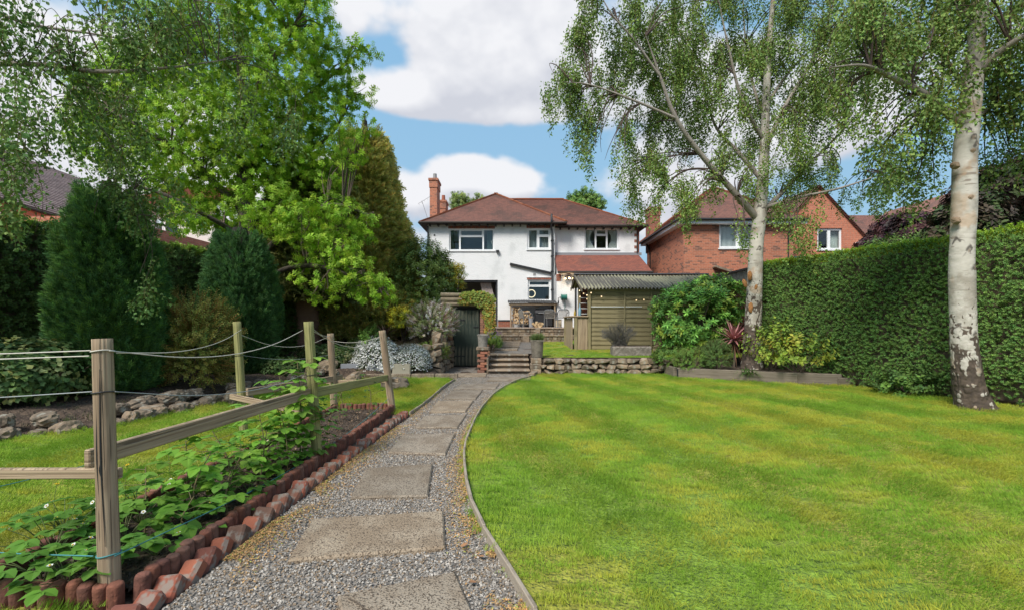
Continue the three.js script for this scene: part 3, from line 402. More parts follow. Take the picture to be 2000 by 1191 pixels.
// terrace in two low tiers of stone
{
  const t = thing('terrace_wall', 'two low tiers of coursed stone walling below the patio', 'wall', undefined, V(.7, .6, -19));
  const tier = (x0, x1, y0, y1, z, n) => { put(t, 'core', box(x0 + .02, x1 - .02, y0 - .1, y1 - .05, z - .6, z - .09), M.stone[2]); for (let r = 0; r < n; r++) for (let x = x0; x < x1 - .05;) { const w = Math.min(rr(.2, .5), x1 - x), h = (y1 - .06 - y0) / n; place(t, 'stone', cbox(w - .008, h - .008, .14, .015), stoneOf(), V(x + w / 2, y0 + h * (r + .5), z - .07 + rr(-.008, .008))); x += w; } for (let x = x0 - .05; x < x1; x += .62) place(t, 'coping', cbox(.61, .055, .3, .015), M.stone[(R() * 2) | 0], V(x + .3, y1 - .03, z - .12)); };
  tier(-.9, 2.38, .58, .92, -18.55, 2); tier(-1.0, 2.3, .88, 1.21, -19.35, 2);
  put(t, 'pilaster', box(.44, .70, .55, .90, -18.58, -18.5), M.stone[1]); put(t, 'pilaster', box(1.0, 1.2, .88, 1.2, -19.36, -19.3), M.stone[1]);
  const pv = structure('terrace', box(-5.2, 7, .6, 1.185, -23.9, -19.55), M.stone[2], 'structure', 'raised paved patio along the back of the white house');
  const pm = [[.34, .25, .20], [.30, .23, .185], [.38, .29, .23]].map((c) => std(c, .92, { bumpMap: T_stone, bumpScale: .004 }));
  const pg = cbox(.592, .03, .592, .006); for (let i = 0; i < 12; i++) for (let j = 0; j < 6; j++) place(pv, 'paving_slab', pg, pm[(R() * 3) | 0], V(-3.9 + i * .6, 1.198, -19.85 - j * .6));
  // the landing and the way up from the steps
  structure('upper_path', (() => { const g = flat([[-.66, -13.8], [.82, -13.8], [.9, -18.5], [-1.0, -18.5]], 0), p = g.attributes.position; for (let i = 0; i < p.count; i++) p.setY(i, .435 + .035 * (-p.getZ(i) - 12.5)); g.computeVertexNormals(); return g; })(), gravelMat, 'structure', 'gravel way between the steps and the patio walls');
  for (const [i, l] of ['first pale slab beyond the top of the steps', 'second pale slab beyond the top of the steps', 'third pale slab beyond the top of the steps', 'last pale slab in front of the patio wall'].entries()) { const d = 14.7 + i * .98, k = thing('upper_slab', l, 'paving slab', 'slabs above the steps', V(-.3, .5, -d)); put(k, 'slab', slabGeo([[-.72, -d], [.18 + i * .05, -d], [.2 + i * .05, -d - .62], [-.78, -d - .62]], .42 + .035 * (d - 12.5), .50 + .035 * (d - 12.5)), slabMat); }
}
// sleeper bed under the first birch
{
  const t = thing('sleeper_bed', 'raised bed edged with thick grey timber sleepers', 'raised bed', undefined, V(5.5, 0, -11)), m = woodDark.h;
  put(t, 'sleeper', beam(V(4.22, .13, -11.62), V(6.5, .13, -10.36), .12, .27, .012), woodDark.h); put(t, 'sleeper', beam(V(6.46, .13, -10.44), V(7.32, .13, -10.12), .12, .27, .012), m); put(t, 'sleeper', beam(V(7.22, .1, -10.1), V(8.0, .1, -10.0), .1, .18, .012), m); put(t, 'sleeper', beam(V(4.2, .13, -11.66), V(4.2, .13, -12.4), .12, .27, .012), m);
  put(t, 'soil', slabGeo([[4.24, -12.7], [4.27, -11.66], [6.5, -10.42], [7.6, -10.1], [7.4, -12.7]], 0, .24), M.soil);
  put(t, 'bracket', merge([box(4.185, 4.262, .05, .24, -11.56, -11.55)]), M.black);
}
// ---------- building helpers ----------
function wallHoles(x0, x1, y0, y1, zf, th, holes) {
  const s = polyShape([[x0, y0], [x1, y0], [x1, y1], [x0, y1]]);
  for (const [a, b, c, d] of holes) { const h = new THREE.Path(); h.moveTo(a, c); h.lineTo(a, d); h.lineTo(b, d); h.lineTo(b, c); s.holes.push(h); }
  const g = new THREE.ExtrudeGeometry(s, { depth: th, bevelEnabled: false }); g.translate(0, 0, zf - th); return bp(g);
}
// windows: lights = [[fx0, fx1, transomFraction or 0], ...]
function windowUnit(parent, x0, x1, y0, y1, z, lights, opt = {}) {
  const f = .055, dp = .07, zz = z - .08, W = x1 - x0, H = y1 - y0, fr = [box(x0, x1, y0, y0 + f, zz - dp, zz), box(x0, x1, y1 - f, y1, zz - dp, zz), box(x0, x0 + f, y0 + f, y1 - f, zz - dp, zz), box(x1 - f, x1, y0 + f, y1 - f, zz - dp, zz)], panes = [], sash = [];
  lights.forEach(([a, b, t], i) => {
    const xa = x0 + a * W + (a ? .03 : f), xb = x0 + b * W - (b < 1 ? .03 : f); if (i) fr.push(box(x0 + a * W - .03, x0 + a * W + .03, y0 + f, y1 - f, zz - dp, zz + .004));
    const ops = t ? [[y0 + f, y0 + t * H - .025], [y0 + t * H + .025, y1 - f]] : [[y0 + f, y1 - f]]; if (t) fr.push(box(xa, xb, y0 + t * H - .025, y0 + t * H + .025, zz - dp, zz + .002));
    ops.forEach(([ya, yb], k) => { const q = (t && k === 1) || opt.sashes ? .04 : .012; sash.push(box(xa, xb, ya, ya + q, zz - .05, zz + .012), box(xa, xb, yb - q, yb, zz - .05, zz + .012), box(xa, xa + q, ya + q, yb - q, zz - .05, zz + .012), box(xb - q, xb, ya + q, yb - q, zz - .05, zz + .012)); panes.push([xa + q, xb - q, ya + q, yb - q]); });
  });
  const w = put(parent, 'window', merge(fr), opt.mat || M.upvc); put(w, 'sash', merge(sash), opt.mat || M.upvc);
  for (const [a, b, c, d] of panes) put(w, 'pane', box(a - .004, b + .004, c - .004, d + .004, zz - .03, zz - .022), M.glass);
  put(w, 'sill', box(x0 - .05, x1 + .05, y0 - .055, y0 + .004, zz - .05, z + .055), opt.mat || M.upvc);
  for (const [a, b, nar, mt] of opt.curtains || []) { const n = 24, P = [], I = []; for (let i = 0; i <= n; i++) for (let j = 0; j <= 8; j++) { const v = j / 8, sq = nar ? 1 - .75 * Math.sin(Math.PI * clamp((1 - v) * 1.15)) * nar : 1, m = nar > 0 ? (a < .3 ? 0 : 1) : .5, uu = m + (i / n - m) * sq, x = x0 + W * lerp(a, b, uu), y = y0 + H * (.03 + .95 * v); P.push(x, y, zz - .22 + .03 * Math.sin(i * 1.6)); if (i < n && j < 8) { const q = i * 9 + j; I.push(q, q + 9, q + 1, q + 1, q + 9, q + 10); } } const g = new THREE.BufferGeometry(); g.setAttribute('position', new THREE.Float32BufferAttribute(P, 3)); g.setIndex(I); g.computeVertexNormals(); put(w, 'curtain', bp(g), mt || M.curtain); }
  return w;
}
// a roof slope laid in overlapping courses. A, B eave ends; C, D top ends (C above B, D above A)
function slope(parent, name, A, B, C, D, mat, gauge = .1) {
  const n = B.clone().sub(A).cross(D.clone().add(C).multiplyScalar(.5).sub(A)).normalize(), up = D.clone().add(C).multiplyScalar(.5).sub(A.clone().add(B).multiplyScalar(.5)), L = up.length(), k = Math.max(2, Math.round(L / gauge)), P = [], U = [], e = B.clone().sub(A).normalize();
  const pt = (s, t) => A.clone().lerp(D, t).lerp(B.clone().lerp(C, t), s), q = (a, b, c, d) => { for (const v of [a, b, c, a, c, d]) { P.push(v.x, v.y, v.z); U.push(v.clone().sub(A).dot(e), v.clone().sub(A).dot(up) / L); } };
  for (let i = 0; i < k; i++) { const t0 = i / k, t1 = (i + 1) / k, lift = n.clone().multiplyScalar(.026), low = n.clone().multiplyScalar(.004), a = pt(0, t0).add(lift), b = pt(1, t0).add(lift), c = pt(1, t1).add(low), d = pt(0, t1).add(low); q(a, b, c, d); q(pt(0, t0).sub(lift), pt(1, t0).sub(lift), b, a); }
  q(pt(1, 0).addScaledVector(n, -.06), pt(0, 0).addScaledVector(n, -.06), pt(0, 1).addScaledVector(n, -.06), pt(1, 1).addScaledVector(n, -.06));
  const g = new THREE.BufferGeometry(); g.setAttribute('position', new THREE.Float32BufferAttribute(P, 3)); g.setAttribute('uv', new THREE.Float32BufferAttribute(U, 2)); g.computeVertexNormals(); return put(parent, name, g, mat);
}
const ridgeG = (() => { const g = new THREE.CylinderGeometry(.1, .112, .46, 8, 1, false, -Math.PI * .5, Math.PI); g.rotateX(Math.PI / 2); return g; })();
function ridges(parent, a, b, mats = M.ridge, step = .42) { const L = a.distanceTo(b), n = Math.round(L / step), up = V(0, 1, 0), m = new THREE.Matrix4().lookAt(b, a, up), e = new THREE.Euler().setFromRotationMatrix(m); for (let i = 0; i < n; i++) { const p = a.clone().lerp(b, (i + .5) / n); p.y += .0 + rr(0, .008); place(parent, 'ridge_tile', ridgeG, mats[(R() * mats.length) | 0], p, [e.x, e.y, e.z + Math.PI / 2 * 0]); } }
function pipe(parent, name, pts, r = .04, mat = M.black, seg = 16) { return put(parent, name, tube(pts, [r, r], seg, 8), mat); }
function chimney(parent, x0, x1, y0, y1, z0, z1, mat, pots = 1, pm = std([.30, .10, .06], .85)) {
  const w = x1 - x0, c = put(parent, 'chimney', merge([box(x0, x1, y0, y1 - .5, z0, z1), box(x0 - .03, x1 + .03, y1 - .5, y1 - .12, z0 - .03, z1 + .03), box(x0 - .07, x1 + .07, y1 - .12, y1, z0 - .07, z1 + .07)]), mat);
  for (let i = 0; i < pots; i++) put(c, 'chimney_pot', new THREE.CylinderGeometry(.1, .12, .4, 12).translate((x0 + x1) / 2, y1 + .2, lerp(z0, z1, (i + .5) / pots)), pm); return c;
}
// ---------- the white house ----------
{
  const Z = -23.4, S = Z * -1 / FOC, X = (px) => (px - 1000) * S, Y = (py) => EYE - (py - HZ) * S;
  const h = thing('white_house', 'white rendered two-storey house with red hipped roofs', 'house', undefined, V(1, 1.18, Z));
  const w1 = [X(877), X(965), Y(489.5), Y(447)], w2 = [X(1030), X(1075), Y(487), Y(446)], wk = [X(1031), X(1075.5), Y(587), Y(546.5)], dr = [-3.25, X(972), 1.2, Y(547)];
  const L = X(835), Rr = X(1084), top = Y(433) - .02;
  put(h, 'front_wall', wallHoles(L, Rr, 1.19, top, Z, .3, [w1, w2, wk, dr]), M.white);
  put(h, 'side_wall', box(L, L + .3, 1.19, top, Z - .3, -31), M.white); put(h, 'back_wall', box(L, 6.6, 1.19, 6.3, -31.3, -31), M.white);
  const Z2 = -23.75, w3 = [X(1142) * 1.015, X(1208.5) * 1.015, Y(486.5) + .05, Y(445.5) + .06];
  put(h, 'upper_wall', wallHoles(Rr, 6.62, 4.0, 6.42, Z2, .3, [w3]), M.white); put(h, 'end_wall', box(6.32, 6.62, 1.19, 6.42, -31, Z2 - .3), M.brickRed); put(h, 'return_wall', box(Rr - .3, Rr, 1.19, 6.42, -31, Z - .3), M.room);
  put(h, 'upper_floor', box(L + .3, 6.32, 3.86, 4.06, -31, Z - .3), M.room); put(h, 'upper_ceiling', box(L + .3, 6.32, 6.3, 6.4, -31, Z - .36), M.curtain); put(h, 'partition', box(L + .3, 6.3, 4.06, 6.3, -27.6, -27.5), M.room); put(h, 'ground_floor', box(L, 6.6, 1.12, 1.2, -31, Z - .05), M.stone[1]);
  // windows
  windowUnit(h, ...w1, Z, [[0, .235, 0], [.235, .755, .66], [.755, 1, 0]], { curtains: [[.02, .09, 0, std([.12, .17, .16], .95)], [.84, .97, 0, std([.10, .15, .15], .95)]] });
  windowUnit(h, ...w2, Z, [[0, .47, 0], [.47, 1, .66]], { sashes: true, curtains: [[.04, .48, 0, std([.34, .37, .40], .95)], [.5, .97, 0, std([.30, .33, .36], .95)]] });
  windowUnit(h, ...w3, Z2, [[0, .33, 0], [.33, .66, .68], [.66, 1, 0]], { curtains: [[.02, .3, .55], [.7, .98, .55]] });
  windowUnit(h, ...wk, Z, [[0, 1, .70]], {});
  const bM = std([1, 1, 1], .9, { map: tex(256, 64, (u, v) => { const x = u * 24, k = h3(Math.floor(x), 1, 3); return x % 1 < .14 ? [.30, .24, .2] : mixc([.30, .085, .05], [.17, .06, .042], k); }, 1.8, .22) });
  for (const [w, dy] of [[w1, .16], [w2, .16], [wk, .14]]) put(h, 'brick_lintel', box(w[0] - .04, w[1] + .04, w[3] + .004, w[3] + dy, Z - .1, Z + .014), bM);
  put(h, 'drip_moulding', box(X(1028), X(1077), Y(542.3), Y(541), Z, Z + .03), M.white);
  // front hip roof and side roof
  const ev = .34, ye = 6.52, e0 = V(L - ev, ye, Z + ev), e1 = V(X(1106), ye, Z + ev), ap = V((e0.x + e1.x) / 2, 8.98, -26.75), bk = V(ap.x, 8.98, -30), bl = V(e0.x, ye, -31.5), br = V(e1.x, ye, -31.5);
  slope(h, 'tiled_slope', e0, e1, ap, ap, M.tile); slope(h, 'tiled_slope', bl, e0, ap, bk, M.tile); slope(h, 'tiled_slope', e1, br, bk, ap, M.tile);
  ridges(h, e0.clone().add(V(.02, .07, -.02)), ap.clone().add(V(0, .07, 0))); ridges(h, e1.clone().add(V(-.02, .07, -.02)), ap.clone().add(V(0, .07, 0))); ridges(h, ap.clone().add(V(0, .06, 0)), bk.clone().add(V(0, .06, 0)));
  const f0 = V(X(1092), 6.44, -23.45), f1 = V(6.98, 6.44, -23.45), rA = V(-.5, 8.82, -27.4), rB = V(3.08, 8.82, -27.4), f2 = V(6.98, 6.44, -31.4);
  slope(h, 'tiled_slope', V(-.6, 6.44, -23.45), f1, rB, rA, M.tile); slope(h, 'tiled_slope', f1, f2, rB, rB, M.tile); slope(h, 'tiled_slope', f2, V(-.6, 6.44, -31.4), rA, rB, M.tile);
  ridges(h, f1.clone().add(V(-.02, .07, -.02)), rB.clone().add(V(0, .07, 0))); ridges(h, rA.clone().add(V(0, .07, 0)), rB.clone().add(V(0, .07, 0)));
  put(h, 'soffit', merge([box(e0.x, e1.x, ye - .07, ye - .045, Z - .02, e0.z - .03), box(e0.x, L + .02, ye - .07, ye - .045, -31, Z - .02), box(Rr, f1.x, 6.36, 6.385, Z2 - .02, -23.5), box(6.6, 6.95, 6.36, 6.385, -31, Z2 - .02)]), M.darkWood);
  pipe(h, 'gutter', [V(e0.x, ye - .03, e0.z + .04), V(0, ye - .035, e0.z + .04), V(e1.x, ye - .045, e0.z + .04)], .055, M.darkWood); pipe(h, 'gutter', [V(X(1090), 6.41, -23.38), V(4, 6.405, -23.38), V(7.02, 6.4, -23.38)], .055, M.darkWood); pipe(h, 'gutter', [V(e0.x - .04, ye - .03, e0.z), V(e0.x - .04, ye - .03, -28), V(e0.x - .04, ye - .03, -31)], .055, M.darkWood);
  const rf = box(-.035, .035, -.05, .05, -.14, .14); for (let x = L + .15; x < Rr; x += .42) place(h, 'rafter_foot', rf, M.darkWood, V(x, ye - .125, Z + .15)); for (let x = Rr + .3; x < 6.6; x += .45) place(h, 'rafter_foot', rf, M.darkWood, V(x, 6.31, Z2 + .13));
  // pipes, flashing, quoins
  pipe(h, 'soil_pipe', [V(X(1076), Y(422), Z + .42), V(X(1076), Y(436), Z + .42), V(X(1076.5), Y(446), Z + .12), V(X(1078), Y(456), Z + .09), V(X(1078.5), Y(540), Z + .09), V(X(1079), Y(602), Z + .09), V(X(1079), 1.22, Z + .09)], .055, std([.045, .05, .055], .5), 40);
  put(h, 'pipe_bracket', merge([470, 500, 530, 565].map((y) => box(X(1075.5), X(1081.5), Y(y + 1.5), Y(y), Z - .01, Z + .16))), M.black);
  put(h, 'old_flashing', beam(V(X(996), Y(516), Z + .06), V(X(1076), Y(534), Z + .06), .12, .11), M.black); put(h, 'rain_pipe', merge([tube([V(X(836), Y(442), Z + .06), V(X(836), Y(505), Z + .06), V(X(836), Y(590), Z + .06)], [.035, .035], 10, 8)]), M.black);
  put(h, 'flashing', box(X(1083), 6.75, 4.93, 5.07, Z2 - .02, Z2 + .05), M.lead); put(h, 'air_vent', box(X(1041.5), X(1046.5), Y(538.5), Y(534), Z - .02, Z + .012), M.grey); put(h, 'air_vent', box(X(847), X(850), Y(461), Y(458), Z - .02, Z + .012), M.black);
  for (let i = 0; i < 9; i++) { const y = 4.98 + i * .155, w = i % 2 ? .12 : .26; put(h, 'quoin', box(6.64 - w, 6.64, y, y + .15, Z2 - .2, Z2 + .012), M.brickRed); }
  pipe(h, 'rain_pipe', [V(6.5, 6.38, -23.4), V(6.52, 6.2, -23.66), V(6.52, 5.6, -23.68), V(6.52, 5.05, -23.68)], .035, M.darkWood);
  // chimneys with pots
  chimney(h, -4.52, -4.12, 5.6, 9.35, -26.0, -25.0, M.brick, 1, M.grey); chimney(h, -4.35, -3.98, 6, 8.75, -28.1, -27.2, M.brick, 1);
  pipe(h, 'aerial', [V(-4.6, 7.0, -25), V(-4.75, 7.5, -25), V(-4.95, 8.1, -25)], .012, M.grey); put(h, 'aerial', merge([tube([V(-5.15, 7.95, -25), V(-4.5, 8.35, -25)], [.01, .01], 2, 5), ...[0, 1, 2, 3].map((i) => tube([V(-5.1 + i * .15, 7.9 + i * .1, -25.15), V(-5.1 + i * .15, 7.9 + i * .1, -24.85)], [.006, .006], 2, 4))]), M.grey);
  // the lean-to
  const zl = -22.55, tY = 4.94, eY = 3.93;
  put(h, 'lean_to_wall', box(Rr + .02, 6.7, 1.19, 3.86, zl - .25, zl), M.white); put(h, 'lean_to_side', merge([box(Rr + .02, Rr + .2, 1.19, 3.86, Z2, zl - .25), box(6.5, 6.7, 1.19, 3.86, Z2, zl - .25)]), M.white);
  { const g = new THREE.BufferGeometry(), q = [V(Rr + .1, 3.86, zl), V(Rr + .1, 3.86, Z2), V(Rr + .1, 4.86, Z2)]; g.setFromPoints(q); g.computeVertexNormals(); put(h, 'lean_to_cheek', bp(g), std([.7, .7, .7], .9, { side: THREE.DoubleSide })); }
  slope(h, 'lean_to_tiles', V(Rr + .02, eY, zl + .3), V(6.85, eY, zl + .3), V(6.6, tY, Z2 + .02), V(Rr + .02, tY, Z2 + .02), M.tileRed); pipe(h, 'gutter', [V(Rr + .02, eY - .05, zl + .36), V(4.5, eY - .05, zl + .36), V(6.88, eY - .05, zl + .36)], .05, M.darkWood);
  put(h, 'brick_patch', box(2.2, 2.42, 3.48, 3.82, zl - .1, zl + .012), M.brickRed); pipe(h, 'rain_pipe', [V(6.72, 3.85, zl + .3), V(6.78, 3.6, zl + .05), V(6.78, 1.3, zl + .05)], .035, M.darkWood); pipe(h, 'rain_pipe', [V(3.14, 3.8, zl + .05), V(3.14, 2.5, zl + .05), V(3.14, 1.25, zl + .05)], .04, M.black);
  // plinth, door opening and the room behind
  put(h, 'plinth', box(dr[1] + .02, X(1000), 1.19, 1.55, Z - .01, Z + .02), M.brickRed); put(h, 'plinth', box(dr[1] + .02, X(1000), 1.5, 1.58, Z, Z + .03), M.black); put(h, 'threshold', box(-3.3, dr[1], 1.19, 1.25, Z - .35, Z + .12), M.stone[0]);
  put(h, 'door_frame', merge([box(dr[0], dr[1], dr[3] - .09, dr[3], Z - .18, Z - .06), box(dr[1] - .07, dr[1], 1.25, dr[3] - .09, Z - .18, Z - .04), box(dr[0], dr[0] + .07, 1.25, dr[3] - .09, Z - .18, Z - .06)]), std([.035, .038, .042], .5));
  put(h, 'back_room_wall', box(L + .3, Rr - .3, 1.2, 3.86, -27.5, -27.4), std([.30, .30, .28], .9)); put(h, 'room_partition', box(.05, .15, 1.2, 3.86, -27.4, Z - .3), M.room);
  for (let i = 0; i < 3; i++) put(h, 'bifold_leaf', merge([box(-.85, -.79, 1.3, 3.5, Z - .25 - i * .1, Z - .2 - i * .1), box(-1.5, -1.44, 1.3, 3.5, Z - .25 - i * .1 - .5, Z - .2 - i * .1 - .5)]), M.black);
  const cur = []; for (let i = 0; i < 7; i++) cur.push(tube([V(-1.62 + i * .08, 3.5, Z - .4), V(-1.45 + i * .075, 2.9, Z - .42), V(-1.0 + i * .025, 2.4, Z - .4), V(-.95 + i * .02, 1.9, Z - .4), V(-1.0 + i * .03, 1.3, Z - .4)], [.05, .05, .035, .04, .05], 14, 7)); put(h, 'drape', merge(cur), std([.42, .35, .32], .95));
  const inr = (x0, x1, y0, y1, c, nm, z = -27.38) => put(h, nm, box(x0, x1, y0, y1, z, z + .03), std(c, .5)); inr(-1.75, -1.45, 2.9, 3.25, [.55, .6, .55], 'picture'); inr(-2.7, -2.4, 2.75, 3.2, [.55, .5, .2], 'picture'); inr(-1.72, -1.48, 2.4, 2.7, [.5, .6, .6], 'picture'); inr(-3.1, -2.8, 2.75, 3.15, [.3, .4, .15], 'picture');
  put(h, 'round_mirror', new THREE.TorusGeometry(.24, .03, 8, 32).translate(-1.98, 3.0, -26.8), std([.75, .62, .3], .4)); put(h, 'round_mirror_stand', tube([V(-1.98, 1.3, -26.8), V(-1.98, 2.0, -26.8), V(-1.98, 2.76, -26.8)], [.02, .02], 4, 6), M.black);
  put(h, 'pendant_light', new THREE.TorusGeometry(.2, .022, 8, 28).translate(X(1040), 3.0, -24.6), std([.8, .75, .6], .4, { emissive: new THREE.Color(.9, .75, .5) }));
  put(h, 'dark_cupboard', box(.4, 1.9, 1.2, 2.0, -24.9, -24.4), M.room); put(h, 'dining_table', merge([box(-3, -1.3, 1.92, 1.97, -26.2, -25.3), box(-2.9, -2.8, 1.2, 1.92, -25.5, -25.4), box(-1.5, -1.4, 1.2, 1.92, -25.5, -25.4)]), M.darkWood);
  // security light and cable
  const sl = thing('security_light', 'small dark floodlight on the white wall beside the wide window', 'lamp', undefined, V(X(972), Y(491), Z)); put(sl, 'housing', box(X(969), X(975), Y(493.5), Y(489.5), Z, Z + .16), M.black); put(sl, 'lens', box(X(969.6), X(974.4), Y(494.5), Y(493.4), Z + .02, Z + .14), M.grey);
}
// a vase in the wide window and flowers of light in the small one
{
  const p = V(-.92, 5.2, -23.75), t = thing('flower_vase', 'glass vase of white flowers on the sill of the wide window', 'vase', undefined, p.clone()); put(t, 'vase', new THREE.LatheGeometry([[.001, 0], [.06, 0], [.075, .1], [.05, .22], [.06, .26]].map(([x, y]) => new THREE.Vector2(x, y)), 14).translate(p.x, p.y, p.z), std([.35, .38, .36], .3)); const fl = []; for (let i = 0; i < 18; i++) { const a = rr(0, 6.28), r = rr(.02, .26); fl.push(new THREE.IcosahedronGeometry(rr(.03, .055), 0).translate(p.x + Math.cos(a) * r, p.y + .38 + rr(0, .26) - r * .3, p.z + Math.sin(a) * r * .35)); } put(t, 'flower', merge(fl), std([.72, .72, .66], .8)); put(t, 'stem', merge([0, 1, 2, 3, 4].map((i) => tube([V(p.x, p.y + .1, p.z), V(p.x + (i - 2) * .06, p.y + .42, p.z)], [.006, .005], 3, 5))), std([.06, .12, .04], .8));
}
// hose reel and porch lamp on the lean-to wall
{
  const z = -22.53, p = at(1101, 581, 22.5), t = thing('hose_reel', 'green hose reel on the white lean-to wall', 'hose reel', undefined, p.clone()), gm = std([.01, .13, .10], .5);
  put(t, 'drum', merge([new THREE.CylinderGeometry(.15, .15, .04, 20).rotateZ(Math.PI / 2).translate(p.x - .12, p.y, z + .2), new THREE.CylinderGeometry(.15, .15, .04, 20).rotateZ(Math.PI / 2).translate(p.x + .12, p.y, z + .2), new THREE.CylinderGeometry(.13, .13, .24, 16).rotateZ(Math.PI / 2).translate(p.x, p.y, z + .2)]), gm); put(t, 'bracket', merge([box(p.x - .16, p.x + .16, p.y - .04, p.y + .04, z, z + .06), tube([V(p.x - .15, p.y, z + .2), V(p.x - .26, p.y - .02, z + .2), V(p.x - .28, p.y - .18, z + .2)], [.015, .015], 8, 6), box(p.x - .31, p.x - .25, p.y - .32, p.y - .17, z + .17, z + .23)]), M.black); put(t, 'hose', tube([V(p.x + .05, p.y - .12, z + .1), V(p.x + .06, p.y - .4, z + .08), V(p.x + .03, p.y - .62, z + .06)], [.014, .014], 8, 6), gm);
  const q = at(1111, 543, 22.5), l = thing('wall_lantern', 'cluster of three lit bulbs on the white lean-to wall', 'lamp', undefined, q.clone()), glow = std([.9, .8, .6], .4, { emissive: new THREE.Color(1.2, .85, .45) });
  put(l, 'bracket', merge([box(q.x - .04, q.x + .04, q.y - .1, q.y + .12, -22.55, -22.5), tube([V(q.x - .2, q.y + .03, -22.3), V(q.x, q.y + .1, -22.4), V(q.x + .2, q.y + .03, -22.3)], [.014, .014], 10, 6), tube([V(q.x, q.y + .08, -22.52), V(q.x, q.y + .1, -22.3), V(q.x, q.y + .03, -22.22)], [.014, .014], 8, 6)]), M.black); for (const [dx, dz] of [[-.2, -22.3], [.2, -22.3], [0, -22.22]]) { put(l, 'cap', new THREE.CylinderGeometry(.02, .055, .07, 10).translate(q.x + dx, q.y + .02, dz), M.black); put(l, 'bulb', new THREE.SphereGeometry(.05, 12, 8).translate(q.x + dx, q.y - .05, dz), glow); }
  const pl_ = new THREE.PointLight(new THREE.Color(1, .75, .45), .5, 6, 2); pl_.position.set(q.x, q.y - .02, -22.1); pl_.castShadow = true; scene.add(pl_);
}
